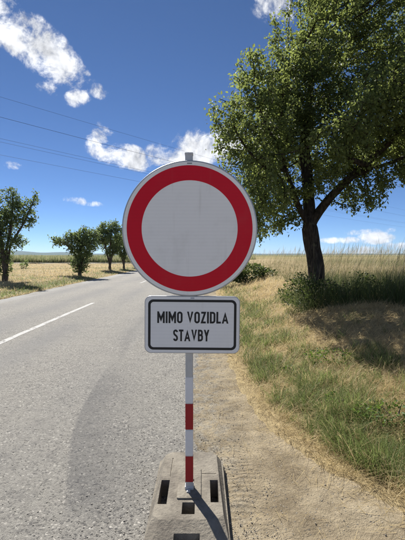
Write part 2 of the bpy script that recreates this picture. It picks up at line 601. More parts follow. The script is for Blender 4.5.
def green_amount(x, y):
    """how green the mown verge is: a fresh strip along the shoulder, patches elsewhere"""
    s = x - verge_edge(y)
    p = fbm(x * 2.3, y * 2.3, 31)
    strip = sst(s, 0.08, 0.28) * (1 - sst(s, 0.55, 1.15)) * sst(p, 0.25, 0.5)
    strip = strip * (1 - 0.5 * sst(y, 9, 14))
    patch = 0.55 * sst(p, 0.56, 0.68) * sst(s, 0.1, 0.4) * (1 - sst(s, 1.7, 2.3))
    l = road_left(y) - x
    left = 0.95 * sst(l, 0.02, 0.25) * (1 - sst(l, 0.7, 1.8)) * sst(fbm(x, y, 33), 0.25, 0.5)
    left2 = 0.5 * sst(fbm(x * 0.35, y * 0.35, 34), 0.55, 0.7) * sst(l, 0.5, 2)
    return np.where(x > -2, np.maximum(strip, patch), np.maximum(left, left2))


fieldA = np.maximum(sst(GY, 62, 80), np.maximum(sst(-GX, 60, 90), np.maximum(sst(GX, 9, 14), sst(-GY, 30, 60))))
ground = link('ground', grid_mesh('ground', GX, GY, GZ, {'green': green_amount(GX, GY), 'field': fieldA}), M_GROUND, smooth=True)
tag(ground, kind='structure')

# bare shoulder
ys = np.concatenate([np.arange(-20, 1.0, 0.5), np.arange(1.0, 7.0, 0.025), np.arange(7.0, 30, 0.12), np.arange(30, 200, 2.0)])
tt = np.linspace(0, 1, 90)
YY, TT = np.meshgrid(ys, tt, indexing='ij')
lo = road_right(YY) - 0.30
hi = verge_edge(YY) + 0.10 + 0.10 * fbm(YY * 3, YY * 0, 41)
XX = lo + (hi - lo) * TT
rel = (fbm(XX * 2.2, YY * 2.2, 42) - 0.5) * 0.030 + (fbm(XX * 9, YY * 9, 43, 4) - 0.5) * 0.024
ZZ = rel * sst(TT, 0.08, 0.3) * (1 - sst(TT, 0.85, 1.0)) + 0.006 * sst(TT, 0, 0.2) - 0.004
ZZ = ZZ - 0.03 * sst(TT, 0.93, 1.0)
track = np.exp(-((XX - 0.24 - 0.05 * (YY - 2.5)) / 0.09) ** 2) * sst(YY, 1.9, 2.1) * (1 - sst(YY, 2.5, 2.9)) * sst(fbm(XX * 2, YY * 2, 44), 0.3, 0.6)
shoulder = link('dirt_shoulder', grid_mesh('dirt_shoulder', XX, YY, ZZ, {'track': track, 'spill': 1 - sst(XX - road_right(YY), 0.05, 0.42)}), M_DIRT, smooth=True)
tag(shoulder, kind='structure')

# road sheet: finer towards the camera, ragged right edge
ys = np.concatenate([np.arange(-20, 1.0, 0.5), np.arange(1.0, 9.0, 0.035), np.arange(9, 40, 0.25), np.arange(40, 400, 4.0)])
tt = np.concatenate([np.linspace(0, 0.35, 36, endpoint=False), np.linspace(0.35, 0.68, 44, endpoint=False), np.linspace(0.68, 0.96, 150, endpoint=False), np.linspace(0.96, 1, 24)])
YY, TT = np.meshgrid(ys, tt, indexing='ij')
rag = (fbm(YY * 9, YY * 0 + 7, 51, 4) - 0.5) * 0.10 + (fbm(YY * 40, YY * 0, 52, 2) - 0.5) * 0.03
ragl = (fbm(YY * 3, YY * 0 + 7, 53, 4) - 0.5) * 0.2
lo, hi = road_left(YY) + ragl, road_right(YY) + rag
XX = lo + (hi - lo) * TT
ZZ = 0.010 + 0.03 * (1 - ((XX - ROAD_C) / 3.1) ** 2) * sst(YY, 3, 9) + (fbm(XX * 3, YY * 3, 54, 3) - 0.5) * 0.008
ZZ = ZZ - 0.018 * sst(TT, 0.985, 1.0)
arc_px = [(64, 540), (66, 490), (70, 441), (78, 415), (88, 396), (112, 360), (136, 330), (158, 308)]
arc_w = np.array([[p.x, p.y] for p in (at_z(u, v, 0.012) for u, v in arc_px)])
arcx = np.interp(YY, arc_w[:, 1], arc_w[:, 0])
dxa = XX - arcx
arc = sst(dxa, -0.008, 0.012) * (0.85 * (1 - sst(dxa, 0.02, 0.5)) + 0.3 * (1 - sst(dxa, 0.4, 0.9))) * sst(YY, 1.9, 2.3) * (1 - sst(YY, 3.4, 5.6))
arc = np.maximum(arc, 0.75 * sst(dxa, -0.02, 0.05) * (1 - sst(dxa, 0.05, 0.16)) * sst(YY, 2.2, 2.6) * (1 - sst(YY, 3.0, 4.0)))
arc2x = np.interp(YY, [3.5, 5, 7, 9, 12], [-0.62, -1.05, -1.25, -1.2, -0.7])
arc = np.maximum(arc, 0.4 * np.exp(-((XX - arc2x) / 0.07) ** 2) * sst(YY, 3.8, 5) * (1 - sst(YY, 9, 12)))
arc = arc * (0.65 + 0.7 * fbm(XX * 5, YY * 5, 57))
u = XX - 0.012 * (YY - 10)
wheel = np.maximum(np.exp(-((u + 1.05) / 0.42) ** 2), np.exp(-((u + 2.45) / 0.30) ** 2))
wheel = np.maximum(wheel, np.maximum(np.exp(-((u + 3.75) / 0.4) ** 2), np.exp(-((u + 5.2) / 0.4) ** 2)))
wheel = wheel * sst(fbm(XX * 1.2, YY * 0.35, 55), 0.2, 0.65) * (0.25 + 0.75 * sst(YY, 3.0, 7))
edge = sst(XX, road_left(YY) + 0.9, road_left(YY) + 0.2) * sst(fbm(XX * 2, YY * 0.5, 56), 0.2, 0.5)
edge = np.maximum(edge, 0)
road = link('road', grid_mesh('road', XX, YY, ZZ, {'arc': np.clip(arc, 0, 1), 'wheel': wheel, 'edge': edge}), M_ROAD, smooth=True)
tag(road, kind='structure')


def road_z(x, y):
    return 0.010 + 0.03 * (1 - ((x - ROAD_C) / 3.1) ** 2) * sst(y, 3, 9) + (fbm(np.asarray(x) * 3, np.asarray(y) * 3, 54, 3) - 0.5) * 0.008


# centre line dashes, following the road's crown
def dash(y0, y1):
    yy = np.linspace(y0, y1, max(4, int((y1 - y0) / 0.06)))
    tt = np.linspace(-0.052, 0.052, 5)
    Y, T = np.meshgrid(yy, tt, indexing='ij')
    X = ROAD_C + 0.012 * (Y - 10) + 0.03 + T + (fbm(Y * 6, Y * 0, 61) - 0.5) * 0.012
    return grid_mesh('lane_marking', X, Y, road_z(X, Y) + 0.004)


dashes = [(4.6, 11.1), (18.9, 24.0)]
for i, (a, b) in enumerate(dashes):
    o = link('lane_marking', dash(a, b), M_PAINT, road)

# farm track across the stubble on the left and the hills beyond
Xp, Yp = np.meshgrid(np.linspace(-120, -8, 60), np.linspace(55.5, 59.5, 4))
trk = link('field_track', grid_mesh('field_track', Xp, Yp, ground_z(Xp, Yp) + 0.05), mat_plain('pale_gravel_track', (0.27, 0.25, 0.21), 0.9, 0.1, 0, 0.2, 2.0), smooth=True)
tag(trk, kind='structure')


def hills():
    us = np.linspace(-260, 700, 240)
    h = 0.0 + 3.4 * np.exp(-((us - 10) / 26) ** 2) + 1.6 * np.exp(-((us - 62) / 18) ** 2) + 1.2 * np.exp(-((us + 70) / 50) ** 2) + 2.0 * np.exp(-((us - 560) / 80) ** 2)
    h = h + 1.0 + 0.8 * fbm(us / 14, us * 0, 71)
    D = 6500.0
    x = (us - CX) / F_PX * D
    z = CAM_H + h / F_PX * D
    rows = [(0.82, 0.0), (0.92, 0.55), (1.0, 1.0), (1.08, 0.6), (1.25, 0.0)]
    X = np.stack([x * k for k, _ in rows]); Y = np.stack([np.full_like(x, D * k) for k, _ in rows])
    Z = np.stack([-4 + (z + 4) * f for _, f in rows])
    return grid_mesh('hills', X, Y, Z)


tag(link('hills', hills(), M_HILL, smooth=True), kind='structure')


# ------------------------------------------------------------------ grasses
def blades(name, base, length, width, lean, curl, az, tone, green, mat, seg=3, head=None, kind='stuff'):
    n = len(base)
    t = np.linspace(0, 1, seg + 1)
    dirh = np.stack([np.cos(az), np.sin(az), np.zeros(n)], 1)
    tw = az + np.pi / 2 + rng.normal(0, 0.6, n)
    side = np.stack([np.cos(tw), np.sin(tw), np.zeros(n)], 1)
    V = np.zeros((n, 2 * seg + 1, 3))
    p = base.copy()
    for i in range(seg + 1):
        if i:
            th = lean + curl * (t[i] - 0.5 / seg)
            p = p + (dirh * np.sin(th)[:, None] + np.array([0, 0, 1.0]) * np.cos(th)[:, None]) * (length / seg)[:, None]
        if i < seg:
            w = width * (1 - 0.75 * t[i] ** 1.5) * 0.5
            if head is not None and i == seg - 1:
                w = w * head
            V[:, 2 * i] = p - side * w[:, None]
            V[:, 2 * i + 1] = p + side * w[:, None]
        else:
            V[:, 2 * seg] = p
    off = (np.arange(n) * (2 * seg + 1))[:, None]
    q = np.concatenate([off + np.array([2 * i, 2 * i + 1, 2 * i + 3, 2 * i + 2]) for i in range(seg - 1)], 0) if seg > 1 else None
    tr = off + np.array([2 * seg - 2, 2 * seg - 1, 2 * seg])
    rep = 2 * seg + 1
    me = mesh_np(name, V.reshape(-1, 3), q, tr, {'tone': np.repeat(tone, rep), 'green': np.repeat(green, rep)})
    return link(name, me, mat)


def sample_right(n, d0, d1, s0, s1, power=1.6):
    """points on the right-hand bank, thinning out with distance"""
    uu = rng.random(n)
    a, b = d0 ** (1 - power), d1 ** (1 - power)
    y = (a + (b - a) * uu) ** (1 / (1 - power))
    s = s0 + (s1 - s0) * rng.random(n)
    x = verge_edge(y) + s + 0.16 * (fbm(y * 4, s * 4, 88) - 0.45) * (1 - sst(s, 0.2, 0.6))
    return x, y, s


TREE_XY = (2.42, 8.5)


def tall_zone(x, y):
    """1 where the grass was left standing: round the tree and on top of the bank"""
    lim = np.interp(y, [0, 4.5, 5.5, 6.3, 7.3, 9.2, 10.2, 13, 30], [6.0, 4.2, 3.5, 3.0, 1.72, 1.72, 2.6, 2.5, 2.4])
    lim = lim + (fbm(y * 2.5, y * 0, 81) - 0.5) * 0.35
    return x > lim


# mown, bleached grass lying all over the bank
x, y, s = sample_right(105000, 1.9, 34, -0.02, 3.4, 1.75)
keep = ~tall_zone(x, y) & (rng.random(len(x)) < 0.35 + 0.65 * sst(s, 0.0, 0.25))
x, y, s = x[keep], y[keep], s[keep]
n = len(x)
sc = np.clip(y / 4.5, 0.8, 3.0)
g = green_amount(x, y)
clump = fbm(x * 7, y * 7, 91, 3)
z = ground_z(x, y) + 0.028 * clump + 0.012 * rng.random(n)
dryo = blades('dry_grass', np.stack([x, y, z], 1), rng.uniform(0.06, 0.20, n) * sc ** 0.5, rng.uniform(0.0022, 0.0045, n) * sc,
              rng.normal(1.15, 0.25, n), rng.normal(0.35, 0.35, n), rng.uniform(0, 2 * np.pi, n) * 0.7 + clump * 6,
              np.clip(rng.beta(2, 2, n) * 0.75 + 0.5 * (clump - 0.4), 0, 1), (rng.random(n) < g * 0.3) * 1.0, M_GRASS, 3)
tag(dryo, 'bleached mown grass lying in tangles over the roadside bank', 'dry grass', kind='stuff')

# green grass standing along the shoulder
x, y, s = sample_right(150000, 1.9, 30, 0.0, 2.6, 1.75)
g = green_amount(x, y)
cl = fbm(x * 5, y * 5, 92, 3)
keep = (rng.random(len(x)) < g * sst(cl, 0.3, 0.6)) & ~tall_zone(x, y)
x, y, s, cl = x[keep], y[keep], s[keep], cl[keep]
n = len(x)
sc = np.clip(y / 4.5, 0.8, 2.6)
az = cl * 14 + rng.normal(0, 0.9, n)
greeno = blades('green_grass', np.stack([x, y, ground_z(x, y)], 1), rng.uniform(0.05, 0.19, n) * (0.6 + 0.8 * cl), rng.uniform(0.003, 0.006, n) * sc,
                np.abs(rng.normal(0.35, 0.25, n)), rng.normal(0.9, 0.45, n), az, rng.beta(2, 2.2, n),
                (rng.random(n) < 0.88) * 1.0, M_GRASS, 4)
tag(greeno, 'fringe of fresh green grass along the dirt shoulder', 'grass', kind='stuff')

# long loose straws at the rim and fallen on the dirt
n = 1500
y = 1.75 + 5.0 * rng.random(n) ** 1.6
s = rng.normal(-0.02, 0.16, n)
far_in = rng.random(n) < 0.2
s = np.where(far_in, -rng.random(n) * 0.9 * np.clip(verge_edge(y), 0.2, 1), s)
x = verge_edge(y) + s
zz = np.where(s < 0, 0.009, ground_z(x, y) + 0.02)
straw = blades('loose_straw', np.stack([x, y, zz + 0.006 * rng.random(n)], 1), rng.uniform(0.04, 0.26, n) * rng.random(n) ** 0.5, rng.uniform(0.0013, 0.0027, n),
               rng.normal(1.55, 0.02, n), rng.normal(0.0, 0.04, n), rng.uniform(0, 2 * np.pi, n), rng.uniform(0.3, 1, n),
               np.zeros(n), M_GRASS, 3)
tag(straw, 'loose dry straws scattered on the dirt shoulder', 'straw', kind='stuff')

# left standing: tall meadow grass with seed heads round the tree and along the crest
n0 = 90000
uu = rng.random(n0)
y = (5.2 ** -0.5 + (48 ** -0.5 - 5.2 ** -0.5) * uu) ** -2
x = 1.4 + rng.random(n0) ** 0.9 * (3.0 + 0.42 * y)
keep = tall_zone(x, y) & (x < 0.62 * y + 1.5) & (rng.random(n0) < 1.0 - 0.75 * sst(y, 10, 20))
x, y = x[keep], y[keep]
n = len(x)
cl = fbm(x * 1.8, y * 1.8, 95, 3)
dt = np.hypot(x - TREE_XY[0], y - TREE_XY[1])
shade_green = np.clip(1.5 - dt / 5.0, 0.48, 0.97)
sc = np.clip(y / 8.0, 0.9, 3.2)
hh = rng.uniform(0.22, 0.62, n) * (0.40 + 1.1 * cl + 0.5 * (fbm(x * .5, y * .5, 99, 2) - .5)) * np.where(dt < 1.3, 0.85, 1.0) * (1.0 - 0.62 * sst(y, 8.0, 13))
tallo = blades('tall_grass', np.stack([x, y, ground_z(x, y) - 0.02], 1), hh, rng.uniform(0.004, 0.008, n) * sc,
               np.abs(rng.normal(0.15, 0.2, n)), rng.normal(0.75, 0.55, n), rng.uniform(0, 2 * np.pi, n), rng.beta(2, 2, n),
               (rng.random(n) < shade_green) * 1.0, M_TALL, 4)
tag(tallo, 'tall uncut meadow grass left standing on the bank around the tree', 'tall grass', kind='stuff')
n0 = 8000
uu = rng.random(n0)
y = (5.4 ** -0.5 + (40 ** -0.5 - 5.4 ** -0.5) * uu) ** -2
x = 2.0 + rng.random(n0) * (2.6 + 0.42 * y)
keep = tall_zone(x - 0.25, y) & (x < 0.62 * y + 1.2) & (fbm(x * 1.1, y * 1.1, 96) > 0.38)
x, y = x[keep], y[keep]
n = len(x)
stalk = blades('seed_stalks', np.stack([x, y, ground_z(x, y)], 1), rng.uniform(0.40, 1.22, n), rng.uniform(0.0022, 0.0035, n) * np.clip(y / 7, 1, 3),
               np.abs(rng.normal(0.10, 0.10, n)), rng.normal(0.35, 0.35, n), rng.uniform(-0.8, 0.8, n), rng.uniform(0.35, 1, n),
               (rng.random(n) < 0.15) * 1.0, M_TALL, 6, head=3.6)
tag(stalk, 'thin dry seed stalks rising above the tall grass against the sky', 'seed stalks', kind='stuff')

# the verge and stubble across the road
n0 = 90000
uu = rng.random(n0)
y = (9.5 ** -0.7 + (56 ** -0.7 - 9.5 ** -0.7) * uu) ** (-1 / 0.7)
l = rng.random(n0) ** 1.3 * (6 + 0.55 * y)
x = road_left(y) - 0.05 - l
keep = x > -0.62 * y - 1.5
x, y, l = x[keep], y[keep], l[keep]
n = len(x)
g = green_amount(x, y)
cl = fbm(x * 2, y * 2, 97, 3)
sc = np.clip(y / 7, 1.4, 6)
lv = blades('dry_verge_grass', np.stack([x, y, ground_z(x, y)], 1), rng.uniform(0.06, 0.20, n) * (0.5 + cl), rng.uniform(0.004, 0.008, n) * sc,
            np.abs(rng.normal(1.05, 0.4, n)), rng.normal(0.5, 0.4, n), rng.uniform(0, 2 * np.pi, n), np.clip(rng.beta(2, 2, n) * 0.7 + 0.9 * (cl - 0.35), 0, 1),
            (rng.random(n) < g) * 1.0, M_GRASS, 3)
tag(lv, 'dry stubble and scattered green tufts beyond the far road edge', 'dry grass', kind='stuff')

# field crop behind the farm track
n = 60000
y = 60.5 + rng.random(n) ** 2.2 * 90
x = -8 - rng.random(n) * (0.62 * y)
x = np.where(rng.random(n) < 0.12, 8 - rng.random(n) * 18, x)
cl = fbm(x * 0.25, y * 0.25, 98, 3)
crop = blades('field_crop', np.stack([x, y, ground_z(x, y)], 1), rng.uniform(0.6, 1.5, n) * (0.55 + 0.6 * cl), rng.uniform(0.03, 0.07, n) * (y / 60),
              np.abs(rng.normal(0.1, 0.08, n)), rng.normal(0.35, 0.2, n), rng.uniform(0, 2 * np.pi, n), rng.random(n),
              np.clip((rng.random(n) < 0.5) * 1.0 + 0.3 * cl, 0, 1), M_CROP, 3)
tag(crop, 'band of green field crop standing behind the pale farm track', 'crop', kind='stuff')


# loose chippings on the shoulder and road edge
def pebbles(n, name, px, py, pz, size, label):
    ico = [(0, 0, 1), (.9, 0, .1), (0, .8, .05), (-.85, .1, .1), (.05, -.9, .0), (0, 0, -.6)]
    fc = [(0, 1, 2), (0, 2, 3), (0, 3, 4), (0, 4, 1), (5, 2, 1), (5, 3, 2), (5, 4, 3), (5, 1, 4)]
    V = np.array(ico)[None] * rng.uniform(0.65, 1.25, (n, 6, 1)) * (size[:, None, None]) * np.array([1, 1, 0.6])
    a = rng.uniform(0, 2 * np.pi, n)
    c, s_ = np.cos(a)[:, None], np.sin(a)[:, None]
    X = V[:, :, 0] * c - V[:, :, 1] * s_ + px[:, None]
    Y = V[:, :, 0] * s_ + V[:, :, 1] * c + py[:, None]
    Z = V[:, :, 2] + pz[:, None]
    tri = (np.arange(n) * 6)[:, None, None] + np.array(fc)[None]
    me = mesh_np(name, np.stack([X, Y, Z], -1).reshape(-1, 3), None, tri.reshape(-1, 3),
                 {'tone': np.repeat(rng.beta(1.6, 1.3, n), 6), 'green': np.zeros(n * 6)})
    return tag(link(name, me, M_STONE), label, 'gravel', kind='stuff')


n = 11000
y = 1.7 + 6 * rng.random(n) ** 1.7
t = rng.random(n)
onroad = rng.random(n) < 0.38
x = np.where(onroad, road_right(y) - np.abs(rng.normal(0, 0.35, n)), road_right(y) + np.abs(rng.normal(0, 0.22, n)) * np.where(rng.random(n) < .2, 2.5, 1))
pebbles(n, 'gravel', x, y, np.where(x > road_right(y), 0.006, road_z(x, y) + 0.001), 0.0016 + 0.0055 * rng.random(n) ** 3, 'loose stone chippings strewn along the crumbling road edge')
n = 5000
y = 1.7 + 9 * rng.random(n) ** 1.4
x = -0.1 - rng.random(n) * (0.55 * y + 0.4)
pebbles(n, 'road_chippings', x, y, road_z(x, y) + 0.001, 0.0015 + 0.004 * rng.random(n) ** 2.5, 'small loose chippings scattered on the asphalt lane')


# ------------------------------------------------------------------ trees
def colonise(nodes, parent, att, step, infl, kill, iters, jitter=0.25, up=0.0, seed=0):
    r_ = np.random.default_rng(seed)
    P = [np.array(p, float) for p in nodes]
    par = list(parent)
    att = att.copy()
    pos = np.array(P)
    d = np.linalg.norm(att[:, None] - pos[None], axis=2)
    ni, nd = d.argmin(1), d.min(1)
    kids = {}
    for it in range(iters):
        act = nd < infl
        if not act.any():
            break
        idx = ni[act]
        dv = att[act] - pos[idx]
        dv /= np.linalg.norm(dv, axis=1)[:, None] + 1e-9
        acc = np.zeros_like(pos)
        np.add.at(acc, idx, dv)
        u_ = np.unique(idx)
        dd = acc[u_] + r_.normal(0, jitter, (len(u_), 3)) + np.array([0, 0, up])
        dd /= np.linalg.norm(dd, axis=1)[:, None] + 1e-9
        ok = np.array([kids.get(int(k), 0) < 4 for k in u_])
        u_, dd = u_[ok], dd[ok]
        if not len(u_):
            break
        for k in u_:
            kids[int(k)] = kids.get(int(k), 0) + 1
        new = pos[u_] + dd * step
        b = len(pos)
        pos = np.concatenate([pos, new])
        par += [int(k) for k in u_]
        dn = np.linalg.norm(att[:, None] - new[None], axis=2)
        j = dn.argmin(1); m_ = dn.min(1)
        upd = m_ < nd
        ni = np.where(upd, b + j, ni); nd = np.where(upd, m_, nd)
        keep = nd > kill
        att, ni, nd = att[keep], ni[keep], nd[keep]
        if not len(att):
            break
    return pos, np.array(par)


def tree_mesh(name, pos, par, tip, expo, maxr=None, flare=None, sides_big=12):
    n = len(pos)
    area = np.zeros(n)
    cc = np.zeros(n, int)
    for i in range(n - 1, 0, -1):
        if cc[i] == 0:
            area[i] = tip ** expo
        if par[i] >= 0:
            area[par[i]] += area[i]
            cc[par[i]] += 1
    rad = area ** (1 / expo)
    if maxr:
        rad = np.minimum(rad, maxr)
    if flare:
        rad = rad * flare(pos)
    best = np.full(n, -1)
    for i in range(1, n):
        p = par[i]
        if best[p] < 0 or rad[i] > rad[best[p]]:
            best[p] = i
    VV, QQ, off = [], [], 0
    started = [0] + [i for i in range(1, n) if best[par[i]] != i]
    for s in started:
        ch = [s] if s == 0 else [par[s], s]
        while best[ch[-1]] >= 0:
            ch.append(best[ch[-1]])
        if len(ch) < 2:
            continue
        pts = pos[ch]
        if len(ch) > 4:                       # take the kinks out of long branches
            q = pts.copy()
            q[1:-1] = 0.25 * pts[:-2] + 0.5 * pts[1:-1] + 0.25 * pts[2:]
            pts = q
        rr = rad[ch].copy()
        if s != 0:
            rr[0] = min(rr[0], rr[1] * 1.15)
        k = sides_big if rr.max() > 0.08 else (7 if rr.max() > 0.02 else 4)
        tang = np.gradient(pts, axis=0)
        tang /= np.linalg.norm(tang, axis=1)[:, None] + 1e-9
        a = np.cross(tang[0], [0.31, 0.9, 0.2]); a /= np.linalg.norm(a) + 1e-9
        ang = np.arange(k) * 2 * np.pi / k
        for i in range(len(ch)):
            a = a - tang[i] * a.dot(tang[i]); a /= np.linalg.norm(a) + 1e-9
            b = np.cross(tang[i], a)
            wob = 1 + (0.10 * np.sin(3 * ang + pts[i, 2] * 4) + 0.06 * np.sin(5 * ang - pts[i, 2] * 7)) * (rr[i] > 0.06)
            VV.append(pts[i] + (np.cos(ang)[:, None] * a + np.sin(ang)[:, None] * b) * (rr[i] * wob)[:, None])
            if i:
                f = off + np.arange(k)
                g_ = off + (np.arange(k) + 1) % k
                QQ.append(np.stack([f - k, g_ - k, g_, f], 1))
            off += k
    return mesh_np(name, np.concatenate(VV), np.concatenate(QQ)), rad, cc


def leaf_mesh(name, centres, dirs, size, tone, droop=0.35, seed=0):
    r_ = np.random.default_rng(seed)
    n = len(centres)
    d = dirs + r_.normal(0, 0.55, (n, 3)) + np.array([0, 0, -droop])
    d /= np.linalg.norm(d, axis=1)[:, None]
    up = np.array([0, 0, 1.0]) + r_.normal(0, 0.55, (n, 3))
    s = np.cross(d, up); s /= np.linalg.norm(s, axis=1)[:, None] + 1e-9
    nn = np.cross(s, d)
    L = size[:, None]
    w = L * r_.uniform(0.26, 0.36, (n, 1))
    fold = L * r_.uniform(0.04, 0.16, (n, 1))
    base = centres
    V = np.zeros((n, 6, 3))
    V[:, 0] = base
    V[:, 1] = base + d * L * 0.38 - s * w + nn * fold
    V[:, 2] = base + d * L * 0.74 - s * w * 0.62 + nn * fold * 0.6
    V[:, 3] = base + d * L - nn * fold * 0.8
    V[:, 4] = base + d * L * 0.74 + s * w * 0.62 + nn * fold * 0.6
    V[:, 5] = base + d * L * 0.38 + s * w + nn * fold
    off = (np.arange(n) * 6)[:, None]
    q = np.concatenate([off + np.array([0, 1, 2, 3]), off + np.array([0, 3, 4, 5])], 0)
    return mesh_np(name, V.reshape(-1, 3), q, None, {'tone': np.repeat(tone, 6)})


def leaves_on(pos, par, rad, rmax, per, spread, size, seed, keepfn=None):
    r_ = np.random.default_rng(seed)
    idx = np.where(rad < rmax)[0]
    idx = idx[idx > 0]
    d = pos[idx] - pos[par[idx]]
    d /= np.linalg.norm(d, axis=1)[:, None] + 1e-9
    k = np.repeat(np.arange(len(idx)), per)
    n = len(k)
    c = pos[idx][k] - d[k] * r_.random((n, 1)) * 0.08 + r_.normal(0, spread, (n, 3))
    out = d[k] + r_.normal(0, 0.5, (n, 3))
    if keepfn is not None:
        m_ = keepfn(c)
        c, out = c[m_], out[m_]
        n = len(c)
    cl = (fbm(c[:, 0] * 1.5 + 9, c[:, 2] * 1.5 + c[:, 1], seed + 70, 3) + fbm(c[:, 1] * 1.7, c[:, 2] * 1.7 - c[:, 0], seed + 80, 3)) / 2
    return c, out, r_.uniform(size[0], size[1], n), np.clip(r_.beta(1.6, 2.0, n) * 0.75 + 2.2 * (cl - 0.43), 0, 1)


def ellip_points(ells, n, seed, hollow=0.0, thr=0.0, nscale=1.2):
    r_ = np.random.default_rng(seed)
    out = []
    vol = np.array([e[1][0] * e[1][1] * e[1][2] for e in ells])
    cnt = (n * vol / vol.sum()).astype(int) + 6
    for (c, a), k in zip(ells, cnt):
        p = r_.normal(0, 1, (k * 3, 3))
        p /= np.linalg.norm(p, axis=1)[:, None]
        rr = r_.random((k * 3, 1)) ** (1 / 3)
        rr = hollow + (1 - hollow) * rr
        p = np.array(c) + p * rr * np.array(a)
        if thr:
            nz = (fbm(p[:, 0] * nscale + 13, p[:, 2] * nscale + p[:, 1] * 0.7, seed + 3, 3) + fbm(p[:, 1] * nscale + 5, p[:, 2] * nscale - p[:, 0] * 0.5, seed + 9, 3)) / 2
            p = p[nz > thr]
        out.append(p[:k])
    return np.concatenate(out)


# the big roadside tree
TD = TREE_XY[1]


def tp(u, v, dy=0.0):
    return np.array(at_y(u, v, TD + dy))


def chain(nodes, par, start, pts, step=0.16):
    cur = start
    for p in pts:
        a, b = nodes[cur], np.array(p)
        k = max(1, int(np.linalg.norm(b - a) / step))
        for i in range(1, k + 1):
            nodes.append(a + (b - a) * i / k)
            par.append(cur)
            cur = len(nodes) - 1
    return cur


def big_tree():
    bz = float(ground_z(TREE_XY[0], TREE_XY[1]))
    nodes, par = [np.array([TREE_XY[0], TREE_XY[1], bz - 0.10])], [-1]
    fork = chain(nodes, par, 0, [tp(316, 275), tp(313, 250), tp(310, 228)])
    l1 = chain(nodes, par, fork, [tp(299, 208, -.15), tp(291, 186, -.35), tp(283, 158, -.7), tp(268, 128, -1.1)])
    c_lo = len(nodes)
    l2 = chain(nodes, par, l1 - 5, [tp(268, 170, -.9), tp(252, 155, -1.3)])
    l3 = chain(nodes, par, l1 - 9, [tp(280, 178, .1), tp(264, 192, .1), tp(254, 208, -.1)])
    c1 = chain(nodes, par, fork, [tp(309, 205, .1), tp(307, 175, .25), tp(304, 140, .3), tp(309, 100, .35), tp(316, 55, .3), tp(322, 10, .2)])
    c2 = chain(nodes, par, c1 - 14, [tp(292, 100, -.3), tp(284, 70, -.5)])
    c3 = chain(nodes, par, c1 - 12, [tp(330, 92, .9), tp(345, 60, 1.3)])
    r_lo = len(nodes)
    r1 = chain(nodes, par, fork, [tp(318, 212, -.05), tp(328, 200, -.1), tp(338, 188, -.2), tp(352, 176, -.3), tp(376, 168, -.5), tp(404, 158, -.7), tp(432, 140, -.8)])
    r_hi = len(nodes)
    r2 = chain(nodes, par, r1 - 9, [tp(392, 140, -.5), tp(408, 110, -.7), tp(415, 75, -.8)])
    r3 = chain(nodes, par, r_lo + 7, [tp(346, 158, -.7), tp(353, 134, -1.1), tp(362, 110, -1.4)])
    b1 = chain(nodes, par, c1 - 16, [tp(325, 130, .9), tp(350, 110, 1.5), tp(380, 90, 1.8)])

    def E(u, v, ru, rv, dy, rd):
        c = tp(u, v, dy)
        k = (TD + dy) / F_PX
        return (c, (ru * k, rd, rv * k))
    ells = [E(316, 112, 58, 62, 0, 1.9), E(250, 112, 38, 46, -1.2, 1.0), E(264, 182, 30, 42, -.9, 1.0), E(256, 218, 18, 24, -.5, .7), E(272, 226, 14, 14, -.2, .5), E(270, 165, 26, 40, .6, .9), E(255, 70, 17, 19, -.9, .6),
            E(318, 26, 52, 42, 0, 1.5), E(398, 95, 48, 60, -.2, 1.9), E(396, 20, 44, 46, .1, 1.5), E(364, 190, 23, 24, -.2, .8),
            E(300, 165, 40, 34, -.4, 1.5), E(352, 140, 40, 36, .4, 1.5), E(288, 60, 28, 34, .2, 1.1), E(340, -35, 50, 30, 0, 1.4),
            E(440, 130, 40, 55, -.4, 1.6), E(282, 214, 16, 16, .2, .6), E(408, 170, 26, 20, -.8, .8), E(230, 112, 20, 28, -1.2, .8), E(232, 150, 18, 20, -1.0, .8), E(370, 100, 50, 40, -1.3, 1.1), E(330, 120, 50, 45, -1.6, 1.0), E(420, 60, 50, 60, -1.5, 1.2)]
    att = ellip_points(ells, 13000, 3, 0.1, 0.475, 1.0)
    pos, par = colonise(nodes, par, att, 0.12, 1.5, 0.145, 80, 0.28, -0.05, 5)
    root = empty('roadside_tree', (TREE_XY[0], TREE_XY[1], bz))
    tag(root, 'large leafy tree with forked dark trunk on the grassy bank', 'tree')
    zb = pos[0, 2]

    def flare(p):
        return 1 + 0.55 * np.exp(-np.clip(p[:, 2] - zb - 0.1, 0, 9) / 0.16) * (np.hypot(p[:, 0] - TREE_XY[0], p[:, 1] - TREE_XY[1]) < .4)
    def shape(p):
        f = flare(p)
        f[fork + 1:c_lo] *= 0.85
        f[r_lo:r_hi] *= np.interp(np.arange(r_hi - r_lo), [0, 6, 60], [0.9, 0.66, 0.66])
        return f
    me, rad, cc = tree_mesh('trunk', pos, par, 0.0055, 2.2, 0.25, shape, 16)
    me.transform(Matrix.Translation((-TREE_XY[0], -TREE_XY[1], -bz)))
    link('trunk', me, M_BARK, root, True)
    c, d, sz, tn = leaves_on(pos, par, rad, 0.0135, 20, 0.060, (0.042, 0.082), 8, None)
    me = leaf_mesh('crown', c, d, sz, tn, 0.35, 4)
    me.transform(Matrix.Translation((-TREE_XY[0], -TREE_XY[1], -bz)))
    link('crown', me, M_LEAF, root)
    pass


big_tree()


